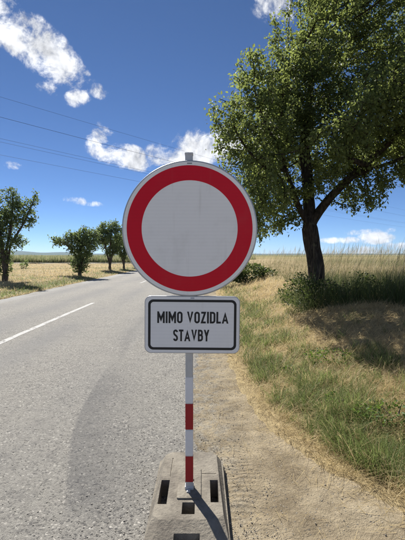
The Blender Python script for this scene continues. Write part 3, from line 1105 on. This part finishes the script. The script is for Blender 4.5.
def small_tree(u, v, top_v, seed, ells_px, stems, label, name='young_fruit_tree', leafsize=(0.07, 0.13), per=7, att_n=420, zoff=0.0, y=None):
    p0 = at_z(u, v, 0.12)
    y0 = p0.y if y is None else y
    x0 = float(at_y(u, v, y0).x)
    z0 = float(ground_z(x0, y0))
    k = y0 / F_PX
    nodes, par = [np.array([0, 0, -0.08])], [-1]
    r_ = np.random.default_rng(seed)

    def q(uu, vv, dy=0.0):
        return np.array([(uu - u) * k, dy, (v - vv) * k])
    for st in stems:
        pts = [q(*s) for s in st]
        chain(nodes, par, 0 if len(nodes) == 1 else min(2, len(nodes) - 1), pts, 0.14)
    ells = [(q(a, b, dy), (ru * k, rd, rv * k)) for (a, b, ru, rv, dy, rd) in ells_px]
    att = ellip_points(ells, int(att_n * 1.9), seed, 0.05, 0.40, 1.8)
    pos, par = colonise(nodes, par, att, 0.12, 1.4, 0.14, 50, 0.3, 0.1, seed)
    root = empty(name, (x0, y0, z0))
    tag(root, label, 'tree', 'young fruit trees across the road')
    me, rad, cc = tree_mesh('trunk', pos, par, 0.008, 2.05, 0.13, None, 10)
    link('trunk', me, M_BARK2, root, True)
    c, d, sz, tn = leaves_on(pos, par, rad, 0.019, per, 0.08, leafsize, seed)
    link('crown', leaf_mesh('crown', c, d, sz, tn, 0.1, seed), M_LEAF2, root)
    return root


small_tree(5, 282, 189, 21,
           [(14, 215, 9, 24, 0, .6), (28, 212, 7, 18, .2, .4), (35, 197, 3.5, 9, .2, .2), (4, 225, 11, 28, -.2, .7), (-14, 220, 14, 30, 0, .8), (3, 262, 9, 16, 0, .45), (20, 240, 8, 10, 0, .5), (13, 196, 4, 8, 0, .25), (0, 200, 5, 10, 0, .3)],
           [[(6, 270), (7, 250), (12, 228), (14, 205), (15, 192)], [(10, 245, .1), (22, 225, .2), (30, 208, .2), (36, 193, .2)], [(3, 240, -.1), (-6, 215, -.1), (-10, 195, 0)]],
           'young tree with upright splayed branches, leftmost across the road', per=14, att_n=760)
small_tree(80, 276, 229, 22,
           [(82, 246, 15, 15, 0, .9), (66, 243, 12, 9, 0, .5), (57, 240, 7, 5, 0, .3), (92, 240, 10, 11, 0, .6), (80, 264, 10, 10, 0, .6), (86, 234, 9, 6, 0, .5), (72, 236, 7, 5, 0, .4)],
           [[(80, 268), (80, 258), (82, 245), (84, 234)], [(76, 256, .1), (66, 245, .1), (54, 240, 0)], [(85, 254, -.1), (94, 240, -.1)]],
           'low bushy spreading tree, second from the left across the road', per=9, att_n=560, leafsize=(.09, .15))
small_tree(110, 270.5, 222, 23,
           [(110, 243, 12, 14, 0, .9), (112, 230, 8, 9, 0, .6), (101, 236, 7, 10, 0, .6), (119, 238, 6, 10, 0, .5), (102, 227, 3, 6, 0, .25)],
           [[(110, 264), (110, 254), (111, 240), (112, 226)], [(106, 250, .1), (101, 234, .1), (101, 225, .1)], [(114, 250, -.1), (119, 236, 0)]],
           'upright small tree with clear trunk, third from the left across the road', per=9, att_n=560, leafsize=(.1, .17))
small_tree(124, 269, 228, 24,
           [(124, 246, 9, 14, 0, .9), (128, 236, 8, 9, 0, .6), (120, 240, 6, 9, 0, .5)],
           [[(124, 262), (124, 252), (126, 240)], [(120, 250), (119, 240)]],
           'small tree at the edge of the round sign, fourth from the left', per=9, att_n=420, leafsize=(.1, .18))
small_tree(136, 267.5, 232, 25,
           [(136, 248, 8, 13, 0, .9), (138, 240, 7, 8, 0, .6)],
           [[(136, 260), (136, 250), (137, 240)]],
           'farthest small tree, mostly hidden behind the round sign', per=8, att_n=300, leafsize=(.12, .2))


# ------------------------------------------------------------------ bushes and weeds
def bush(name, x, y, ells, n, size, mat, label, cat, seed, stems=7, group=None):
    r_ = np.random.default_rng(seed)
    z0 = float(ground_z(x, y))
    root = empty(name, (x, y, z0))
    tag(root, label, cat, group)
    pts = ellip_points(ells, n, seed, 0.25, 0.40, 3.0)
    pts = pts[pts[:, 2] > 0.02]
    d = pts - np.array([0, 0, 0.05]); d /= np.linalg.norm(d, axis=1)[:, None] + 1e-9
    link('foliage', leaf_mesh('foliage', pts, d, r_.uniform(size[0], size[1], len(pts)), r_.beta(2, 2.5, len(pts)), 0.0, seed), mat, root)
    VV, QQ, off = [], [], 0
    for i in range(stems):
        tgt = pts[r_.integers(len(pts))]
        p0 = np.array([r_.normal(0, .04), r_.normal(0, .04), -0.03])
        for j in range(5):
            t = j / 4
            p = p0 + (tgt - p0) * t + np.array([0, 0, 0.12 * math.sin(t * 3.1)]) * np.linalg.norm(tgt)
            rr = (0.006 + 0.010 * (size[1] / 0.1)) * (1 - 0.7 * t)
            ang = np.arange(4) * np.pi / 2
            VV.append(p + np.stack([np.cos(ang) * rr, np.sin(ang) * rr, 0 * ang], 1))
            if j:
                f = off + np.arange(4); g_ = off + (np.arange(4) + 1) % 4
                QQ.append(np.stack([f - 4, g_ - 4, g_, f], 1))
            off += 4
    link('stem', mesh_np('stem', np.concatenate(VV), np.concatenate(QQ)), M_BARK2, root)
    return root


bush('low_bush', 2.05, 7.75, [((-.2, -.1, .24), (.42, .4, .30)), ((.2, 0, .25), (.4, .4, .30)), ((-.05, .2, .42), (.26, .3, .24))], 2300, (.022, .055), M_BUSH,
     'leafy sucker bush at the foot of the big tree', 'bush', 31, 14)
bush('low_bush', 2.85, 7.7, [((0, 0, .2), (.5, .4, .30)), ((.4, -.05, .16), (.4, .4, .24))], 1300, (.02, .05), M_BUSH,
     'dark tangled bush just right of the big tree trunk', 'bush', 32, 14)
pb = at_z(247, 277, 0.5)
bush('dark_shrub', float(pb.x), float(pb.y), [((0, 0, .38), (.8, .7, .42)), ((-.6, .1, .42), (.7, .6, .42)), ((.75, 0, .28), (.45, .5, .3))], 3200, (.06, .12), M_BUSH,
     'dark shrub on the bank beside the right rim of the round sign', 'shrub', 33, 12)
pw = at_z(24, 269, 0.15)
bush('weed_plant', float(pw.x), float(pw.y), [((0, 0, .25), (.32, .3, .3)), ((.2, 0, .5), (.15, .15, .25))], 160, (.08, .17), M_LEAF2, 'small weed standing alone in the stubble across the road', 'weed', 34, 5)
# broad-leaved weeds in the green strip beside the shoulder
weeds = [(335, 358, .20, 'yellow-green weed clump just below the edge of the tree shadow', 41), (352, 402, .13, 'small leafy weed in the grass strip above the dirt shoulder', 42),
         (395, 418, .18, 'bright leafy weed at the right edge of the grass strip', 43), (300, 372, .12, 'low leafy weed nearest the text plate in the grass strip', 44)]
for (u, v, rr, lab, sd_) in weeds:
    zg = 0.1
    for _ in range(6):
        p = at_z(u, v, zg)
        zg = float(ground_z(p.x, p.y))
    bush('leafy_weed', float(p.x), float(p.y), [((0, 0, rr * .22), (rr * 1.7, rr * 1.3, rr * .34))], int(420 * (rr / .15) ** 2), (.014, .034), M_WEED, lab, 'weed', sd_, 5, 'leafy weeds in the verge')


# ------------------------------------------------------------------ the road sign
SX, SY = float(at_y(189.3, 400, 2.14).x), 2.14      # the pole stands here


def ngon_prism(pts, y0, y1):
    """closed outline in (x, z) given depth from y0 (front) to y1 (back)"""
    bm = bmesh.new()
    a = [bm.verts.new((x, y0, z)) for x, z in pts]
    b = [bm.verts.new((x, y1, z)) for x, z in pts]
    bm.faces.new(a)
    bm.faces.new(b[::-1])
    n_ = len(pts)
    for i in range(n_):
        j = (i + 1) % n_
        bm.faces.new((a[i], b[i], b[j], a[j]))
    bmesh.ops.recalc_face_normals(bm, faces=bm.faces)
    return bm


def ring_prism(outer, inner, y0, y1):
    bm = bmesh.new()
    n_ = len(outer)
    o0 = [bm.verts.new((x, y0, z)) for x, z in outer]; i0 = [bm.verts.new((x, y0, z)) for x, z in inner]
    o1 = [bm.verts.new((x, y1, z)) for x, z in outer]; i1 = [bm.verts.new((x, y1, z)) for x, z in inner]
    for i in range(n_):
        j = (i + 1) % n_
        bm.faces.new((o0[i], o0[j], i0[j], i0[i]))
        bm.faces.new((o1[j], o1[i], i1[i], i1[j]))
        bm.faces.new((o0[j], o0[i], o1[i], o1[j]))
        bm.faces.new((i0[i], i0[j], i1[j], i1[i]))
    bmesh.ops.recalc_face_normals(bm, faces=bm.faces)
    return bm


def to_obj(name, bm, mat, parent, smooth_angle=None):
    me = bpy.data.meshes.new(name)
    bm.to_mesh(me)
    bm.free()
    o = link(name, me, mat, parent)
    return o


def circle(r, n_=128):
    return [(r * math.cos(2 * math.pi * i / n_), r * math.sin(2 * math.pi * i / n_)) for i in range(n_)]


def rrect(w, h, r, n_=10):
    out = []
    for cx_, cz_, a0 in ((w / 2 - r, h / 2 - r, 0), (-w / 2 + r, h / 2 - r, 90), (-w / 2 + r, -h / 2 + r, 180), (w / 2 - r, -h / 2 + r, 270)):
        for i in range(n_ + 1):
            a = R(a0 + 90 * i / n_)
            out.append((cx_ + r * math.cos(a), cz_ + r * math.sin(a)))
    return out


def box_bm(x0, x1, y0, y1, z0, z1, bev=0.0, seg=2):
    bm = bmesh.new()
    bmesh.ops.create_cube(bm, size=1)
    for v_ in bm.verts:
        v_.co = Vector((x0 + (v_.co.x + .5) * (x1 - x0), y0 + (v_.co.y + .5) * (y1 - y0), z0 + (v_.co.z + .5) * (z1 - z0)))
    if bev:
        bmesh.ops.bevel(bm, geom=list(bm.edges), offset=bev, segments=seg, profile=0.5, affect='EDGES')
    return bm


def lathe_disc(prof, n_=128):
    """profile (radius, y) swept round the y axis"""
    bm = bmesh.new()
    rings = []
    for r_, y_ in prof:
        if r_ < 1e-6:
            rings.append([bm.verts.new((0, y_, 0))])
        else:
            rings.append([bm.verts.new((r_ * math.cos(2 * math.pi * i / n_), y_, r_ * math.sin(2 * math.pi * i / n_))) for i in range(n_)])
    for a, b in zip(rings[:-1], rings[1:]):
        for i in range(n_):
            j = (i + 1) % n_
            if len(a) == 1:
                bm.faces.new((a[0], b[i], b[j]))
            elif len(b) == 1:
                bm.faces.new((a[i], a[j], b[0]))
            else:
                bm.faces.new((a[i], a[j], b[j], b[i]))
    bmesh.ops.recalc_face_normals(bm, faces=bm.faces)
    return bm


BASE_TOP = 0.100
sign = empty('road_sign', (SX, SY, BASE_TOP - 0.06))
tag(sign, 'round red-bordered white road sign with black-lettered text plate on a striped pole', 'road sign')
SZ0 = BASE_TOP - 0.06
zc = float(at_y(189.6, 228.6, SY - 0.05).z) - SZ0
xc = float(at_y(189.6, 228.6, SY - 0.05).x) - SX
zp = float(at_y(192.2, 325.0, SY - 0.05).z) - SZ0
xp = float(at_y(192.2, 325.0, SY - 0.05).x) - SX
ztop = float(at_y(190, 153.2, SY).z) - SZ0
yf = -0.045                                    # front plane of the sign faces, in front of the pole

# pole: 40 mm square tube, with stripe film, bolt and cap
pole = to_obj('pole', box_bm(-.020, .020, -.020, .020, -0.03, ztop - 0.004, 0.004, 3), M_GALV, sign)
to_obj('pole_cap', box_bm(-.0218, .0218, -.0218, .0218, ztop - 0.012, ztop, 0.003), M_GALV, pole)


def zpix(v):
    return float(at_y(189, v, SY - 0.02).z) - SZ0


cuts = [377, 403.5, 430, 456, 482.5]
for i in range(4):
    a, b = zpix(cuts[i]), zpix(cuts[i + 1])
    st = box_bm(-.0209, .0209, -.0209, .0209, b + 0.0004, a - 0.0004, 0.0042, 3)
    to_obj('stripe', st, M_SWHITE if i % 2 == 0 else M_SRED, pole)
to_obj('base_collar', box_bm(-.0235, .0235, -.0235, .0235, 0.052, 0.084, 0.004), M_GALV, pole)
bmw = bmesh.new()
bmesh.ops.create_cone(bmw, cap_ends=True, segments=6, radius1=0.011, radius2=0.011, depth=0.03,
                      matrix=Matrix.Translation((-0.004, -0.034, 0.066)) @ Matrix.Rotation(R(90), 4, 'X'))
to_obj('clamp_bolt', bmw, M_GALV, pole)

# the round plate
disc = to_obj('sign_disc', lathe_disc([(0, 0.004), (.300, .004), (.335, .004), (.338, .022), (.330, .022), (.330, .0245), (.348, .0245), (.350, .022), (.350, .004), (.3485, .0012), (.346, 0), (0, 0)]), M_ALU, sign)
disc.location = (xc, yf, zc)
for f in disc.data.polygons:
    f.use_smooth = False
to_obj('white_face', lathe_disc([(0, -0.0006), (.3425, -.0006), (.3425, .0002)]), M_WHITE, disc)
to_obj('red_ring', ring_prism(circle(.3245, 160), circle(.2475, 160), -.0011, -.0004), M_RED, disc)
for sx_ in (0,):
    to_obj('maker_sticker', box_bm(-.013, .013, -.0013, -.0006, .330, .3375), mat_plain('grey_sticker', (0.45, 0.47, 0.50), 0.5), disc)
    for k_ in range(3):
        to_obj('sticker_mark', box_bm(-.010 + k_ * .0075, -.0055 + k_ * .0075, -.0016, -.0013, .3325, .3355), M_BLACK, disc)
for zz_ in (0.17, -0.17):                      # aluminium clamp rails behind the plate
    to_obj('clamp_rail', box_bm(-.16, .16, .005, .0235, zz_ - .018, zz_ + .018, .002), M_ALU, disc)

# the text plate
plate = to_obj('text_plate', ngon_prism(rrect(.496, .300, .034), 0, .016), M_ALU, sign)
plate.location = (xp, yf, zp)
plate.rotation_euler = (0, R(0.5), 0)
bv = plate.modifiers.new('edge', 'BEVEL'); bv.width = 0.002; bv.segments = 2; bv.limit_method = 'ANGLE'
to_obj('plate_face', ngon_prism(rrect(.488, .292, .030), -.0006, .0002), M_WHITE2, plate)
to_obj('plate_border', ring_prism(rrect(.459, .263, .027), rrect(.433, .237, .016), -.0011, -.0004), M_BLACK, plate)
to_obj('maker_sticker', box_bm(-.010, .010, -.0012, -.0006, .1355, .1430), mat_plain('grey_plate_sticker', (0.40, 0.43, 0.48), 0.5), plate)
for zz_ in (0.0,):
    to_obj('clamp_rail', box_bm(-.16, .16, .0165, .0245, zz_ - .018, zz_ + .018, .002), M_ALU, plate)


# lettering: narrow road-sign capitals drawn as strokes of even width
def arcp(cx_, cy_, rx, ry, a0, a1, n_=9):
    return [(cx_ + rx * math.cos(R(a0 + (a1 - a0) * i / (n_ - 1))), cy_ + ry * math.sin(R(a0 + (a1 - a0) * i / (n_ - 1)))) for i in range(n_)]


SW = 0.165                                     # stroke width / cap height


def glyph(c):
    h = SW / 2
    if c == 'I':
        return SW, [([(h, 0), (h, 1)], False)]
    if c == 'M':
        w = .66
        return w, [([(h, 0), (h, 1)], False), ([(w - h, 0), (w - h, 1)], False), ([(h - .02, 1.06), (w / 2, .34), (w - h + .02, 1.06)], False)]
    if c == 'O':
        w, r = .49, .49 / 2 - h
        return w, [(arcp(w / 2, 1 - h - r, r, r, 0, 180) + arcp(w / 2, h + r, r, r, 180, 360), True)]
    if c == 'V':
        w = .56
        return w, [([(h * .9, 1.1), (h * .9 + .009, 1.04), (w / 2, .04), (w - h * .9 - .009, 1.04), (w - h * .9, 1.1)], False)]
    if c == 'A':
        w = .58
        return w, [([(h * .9, -.04), (w / 2, .96), (w - h * .9, -.04)], False), ([(.13, .27), (w - .13, .27)], False)]
    if c == 'Z':
        w = .46
        return w, [([(.03, 1 - h), (w - h * 1.1, 1 - h), (h * 1.1, h), (w - .02, h)], False)]
    if c == 'D':
        w, r = .49, .17
        return w, [([(h, h)] + arcp(w - h - r, h + r, r, r, 270, 360) + arcp(w - h - r, 1 - h - r, r, r, 0, 90) + [(h, 1 - h)], True)]
    if c == 'L':
        w = .40
        return w, [([(h, 1), (h, h), (w, h)], False)]
    if c == 'T':
        w = .44
        return w, [([(0, 1 - h), (w, 1 - h)], False), ([(w / 2, 0), (w / 2, 1 - SW)], False)]
    if c == 'Y':
        w = .52
        return w, [([(h * .9, 1.05), (w / 2, .44), (w - h * .9, 1.05)], False), ([(w / 2, 0), (w / 2, .47)], False)]
    if c == 'B':
        w = .49
        r, r2 = .15, .165
        return w, [([(h, h)] + arcp(w - h - r2, h + r2, r2, r2, 270, 360) + arcp(w - h - r2, .53 - .12, r2, .12, 0, 90) + [(h, .53)], True),
                   ([(h, .53)] + arcp(w - h - r - .02, .53 + .13, r, .13, 270, 360) + arcp(w - h - r - .02, 1 - h - r, r, r, 0, 90) + [(h, 1 - h)], True)]
    if c == 'S':
        w = .47
        r = w / 2 - h
        top = arcp(w / 2, 1 - h - r, r, r, 5, 180, 12)
        bot = arcp(w / 2, h + r, r, r, 0, -175, 12)
        return w, [(top + [(h + .01, .66), (h + .06, .575), (w - h - .06, .425), (w - h - .01, .34)] + bot, False)]
    return .22, []


def stroke_bm(bm, pts, closed, size, y0, y1, ox, oz, clampy=True):
    P = [Vector((p[0], p[1])) for p in pts]
    n_ = len(P)
    Lp, Rp = [], []
    for i in range(n_):
        a = P[(i - 1) % n_] if (closed or i > 0) else None
        b = P[(i + 1) % n_] if (closed or i < n_ - 1) else None
        d1 = (P[i] - a).normalized() if a is not None else None
        d2 = (b - P[i]).normalized() if b is not None else None
        d1 = d1 or d2
        d2 = d2 or d1
        n1_, n2_ = Vector((-d1.y, d1.x)), Vector((-d2.y, d2.x))
        mm = n1_ + n2_
        mm = mm.normalized() if mm.length > 1e-4 else n1_
        k = (SW / 2) / max(0.22, mm.dot(n1_))
        Lp.append(P[i] + mm * k)
        Rp.append(P[i] - mm * k)

    def T(p, y_):
        z_ = min(1.0, max(0.0, p.y)) if clampy else p.y
        return bm.verts.new((ox + p.x * size, y_, oz + z_ * size))
    m_ = n_ if closed else n_ - 1
    for i in range(m_):
        j = (i + 1) % n_
        q4 = [Lp[i], Rp[i], Rp[j], Lp[j]]
        f = [T(p, y0) for p in q4]
        b = [T(p, y1) for p in q4]
        try:
            bm.faces.new(f)
            for k in range(4):
                l_ = (k + 1) % 4
                bm.faces.new((f[k], b[k], b[l_], f[l_]))
        except ValueError:
            pass


def text_line(txt, cx_, z0, size, width):
    gap = .085
    tot = sum(glyph(c)[0] for c in txt) + gap * (len(txt) - 1)
    sx_ = width / (tot * size)                 # fit the measured line length
    x_ = cx_ - width / 2
    for c in txt:
        w, strokes = glyph(c)
        if strokes:
            bm = bmesh.new()
            for k, (pts, closed) in enumerate(strokes):
                stroke_bm(bm, pts, closed, size, -.0012 - .00008 * k, -.0004, 0, 0)
            for v_ in bm.verts:
                v_.co.x *= sx_
            bmesh.ops.recalc_face_normals(bm, faces=bm.faces)
            o = to_obj('letter', bm, M_BLACK, plate)
            o.location = (x_, 0, z0)
        x_ += (w + gap) * size * sx_


text_line('MIMO VOZIDLA', 0.003, 0.008, 0.061, 0.370)
text_line('STAVBY', -0.005, -0.086, 0.061, 0.188)

# ------------------------------------------------------------------ the footplate
def evaluated(o):
    bpy.context.view_layer.update()
    dg = bpy.context.evaluated_depsgraph_get()
    me = bpy.data.meshes.new_from_object(o.evaluated_get(dg))
    return me


def frustum(w0, l0, w1, l1, z0, z1, ch, yc=0.0):
    """a block with chamfered corners, w0 x l0 at the bottom and w1 x l1 on top"""
    def outl(w, l, c):
        return [(-w / 2 + c, -l / 2), (w / 2 - c, -l / 2), (w / 2, -l / 2 + c), (w / 2, l / 2 - c), (w / 2 - c, l / 2), (-w / 2 + c, l / 2), (-w / 2, l / 2 - c), (-w / 2, -l / 2 + c)]
    bm = bmesh.new()
    a = [bm.verts.new((x, y + yc, z0)) for x, y in outl(w0, l0, ch)]
    b = [bm.verts.new((x, y + yc, z1)) for x, y in outl(w1, l1, ch * .8)]
    bm.faces.new(a[::-1])
    bm.faces.new(b)
    for i in range(8):
        j = (i + 1) % 8
        bm.faces.new((a[i], a[j], b[j], b[i]))
    bmesh.ops.recalc_face_normals(bm, faces=bm.faces)
    return bm


def top_tier():
    def outl(w0, w1, y0, y1, c):
        return [(-w0 / 2 + c, y0), (w0 / 2 - c, y0), (w0 / 2, y0 + c), (w1 / 2, y1 - c), (w1 / 2 - c, y1), (-w1 / 2 + c, y1), (-w1 / 2, y1 - c), (-w0 / 2, y0 + c)]
    bm = bmesh.new()
    a = [bm.verts.new((x, y, .040)) for x, y in outl(.403, .390, -.432, .428, .03)]
    b = [bm.verts.new((x, y, BASE_TOP)) for x, y in outl(.345, .318, -.255, .405, .035)]
    bm.faces.new(a[::-1])
    bm.faces.new(b)
    for i in range(8):
        j = (i + 1) % 8
        bm.faces.new((a[i], a[j], b[j], b[i]))
    bmesh.ops.recalc_face_normals(bm, faces=bm.faces)
    return bm


def footplate():
    root = empty('sign_footplate', (SX, SY, 0.0))
    tag(root, 'dusty grey-brown rubber footplate with slots holding the sign pole', 'sign base')
    bm = frustum(.412, .86, .396, .845, 0.004, .050, .04)
    me = bpy.data.meshes.new('b'); bm.to_mesh(me); bm.free()
    body = bpy.data.objects.new('tmp_body', me); COL.objects.link(body)

    def add(op, bm_):
        m_ = bpy.data.meshes.new('c'); bm_.to_mesh(m_); bm_.free()
        o = bpy.data.objects.new('tmp_cut', m_); COL.objects.link(o)
        md = body.modifiers.new('x', 'BOOLEAN'); md.operation = op; md.object = o; md.solver = 'EXACT'
        return o
    tmp = [add('UNION', top_tier()),
           add('DIFFERENCE', box_bm(-.158, -.112, -.135, .085, -.05, .3)),
           add('DIFFERENCE', box_bm(.112, .156, -.120, .085, -.05, .3)),
           add('DIFFERENCE', box_bm(-.032, .032, -.215, -.120, -.05, .3)),
           add('DIFFERENCE', box_bm(-.062, .058, -.395, -.320, -.05, .3)),
           add('DIFFERENCE', box_bm(-.024, .024, -.024, .024, .03, .3)),
           add('DIFFERENCE', box_bm(.067, .150, .150, .156, .094, .3)),
           add('DIFFERENCE', box_bm(-.115, -.109, .12, .33, .096, .3))]
    bev = body.modifiers.new('e', 'BEVEL'); bev.width = 0.005; bev.segments = 2; bev.limit_method = 'ANGLE'; bev.angle_limit = R(25)
    me2 = evaluated(body)
    me2.name = 'body'
    for o in tmp + [body]:
        bpy.data.objects.remove(o)
    b = link('body', me2, M_BASE, root)
    # centre block round the pole socket and the recessed joint lines
    c = to_obj('socket_plate', ring_prism(rrect(.125, .30, .006, 2), [(x * .40, z * .1666) for x, z in rrect(.125, .30, .006, 2)], -.004, .004), M_BASE, root)
    c.rotation_euler = (R(-90), 0, 0)
    c.location = (0.0, 0.055, BASE_TOP + .0035)
    return root


base = footplate()

# ------------------------------------------------------------------ overhead wires on poles standing outside the picture
PA, PB = np.array([-20.5, 16.0]), np.array([63.0, 107.0])
dirl = (PB - PA) / np.linalg.norm(PB - PA)
nrm_ = np.array([-dirl[1], dirl[0]])


def wire(z_at_left, off, label, sag, r=0.011, zr=None):
    n_ = 80
    t = np.linspace(0, 1, n_)
    p = PA[None] + (PB - PA)[None] * t[:, None] + nrm_[None] * off
    zr_ = z_at_left if zr is None else zr
    z = z_at_left + (zr_ - z_at_left) * t - sag * 4 * t * (1 - t)
    c = np.stack([p[:, 0], p[:, 1], z], 1)
    k = 5
    ang = np.arange(k) * 2 * np.pi / k
    side = np.array([nrm_[0], nrm_[1], 0])
    ring = (np.cos(ang)[:, None] * side + np.sin(ang)[:, None] * np.array([0, 0, 1.0])) * r
    V = (c[:, None] + ring[None]).reshape(-1, 3)
    idx = np.arange(n_ * k).reshape(n_, k)
    q = np.stack([idx[:-1], np.roll(idx, -1, 1)[:-1], np.roll(idx, -1, 1)[1:], idx[1:]], -1).reshape(-1, 4)
    tag(link('overhead_wire', mesh_np('overhead_wire', V, q), M_WIRE), label, 'overhead wire', 'overhead wires')


# heights from where each wire crosses the left edge of the picture
EDGE_Y = 23.5


def wz(v, off, sag):
    # where the wire leaves the left border: X = -0.5*depth
    best = None
    for t in np.linspace(0, 0.3, 600):
        p = PA + (PB - PA) * t + nrm_ * off
        if p[0] / p[1] > -0.5:
            z = at_y(0, v, p[1]).z
            return z + sag * 4 * t * (1 - t)
    return 10


specs = [(96, 0.0, 'topmost overhead wire crossing the sky on the left', 0.9), (116.5, 0.25, 'second overhead wire from the top, the darkest one', 0.9),
         (138, -0.3, 'third overhead wire, upper one of the close pair', 0.9), (141.5, 0.3, 'fourth overhead wire, lower one of the close pair', 0.9),
         (154.5, 0.0, 'lowest overhead wire, faint across the sky', 0.8)]
zs = []
for v, off, lab, sag in specs:
    z = wz(v, off, sag)
    zs.append((z, off))
    wire(z, off, lab, sag, 0.010 if v == 116.5 else 0.0065)


def utility_pole(P, zs_, label):
    zt = max(z for z, _ in zs_) + 0.5
    root = empty('utility_pole', (P[0], P[1], float(ground_z(P[0], P[1]))))
    root.rotation_euler = (0, 0, math.atan2(nrm_[1], nrm_[0]))
    tag(root, label, 'utility pole', 'utility poles of the overhead line')
    bm = bmesh.new()
    bmesh.ops.create_cone(bm, cap_ends=True, segments=14, radius1=.16, radius2=.11, depth=zt + .2, matrix=Matrix.Translation((0, 0, (zt - .2) / 2)))
    to_obj('post', bm, M_POLEW, root)
    gz = float(ground_z(P[0], P[1]))
    for z, off in zs_:
        to_obj('crossarm', box_bm(min(-.18, off - .05), max(.18, off + .05), .10, .17, z - gz - .20, z - gz - .12, .005), M_GALV, root)
        bm = bmesh.new()
        bmesh.ops.create_cone(bm, cap_ends=True, segments=10, radius1=.045, radius2=.03, depth=.13, matrix=Matrix.Translation((off, .13, z - gz - .065)))
        to_obj('insulator', bm, M_SWHITE, root)


utility_pole(PA - dirl * 0.0 - np.array([0, 0]), zs, 'wooden utility pole standing left of the view, carrying the overhead wires')
utility_pole(PB, zs, 'wooden utility pole standing far right of the view, carrying the overhead wires')

# ------------------------------------------------------------------ the air
hm, HN = new_mat('summer_haze')
hv = HN.n('ShaderNodeVolumePrincipled', Color=(0.60, 0.78, 1.0), Density=5.0e-5, Anisotropy=0.3)
ho = HN.n('ShaderNodeOutputMaterial')
HN.t.links.new(hv.outputs[0], ho.inputs['Volume'])
haze = to_obj('haze', box_bm(-9600, 9600, -700, 14600, -6.0, 130), hm, None)
tag(haze, kind='stuff')
haze['label'] = 'thin summer haze that pales the far hills'
haze['category'] = 'haze'
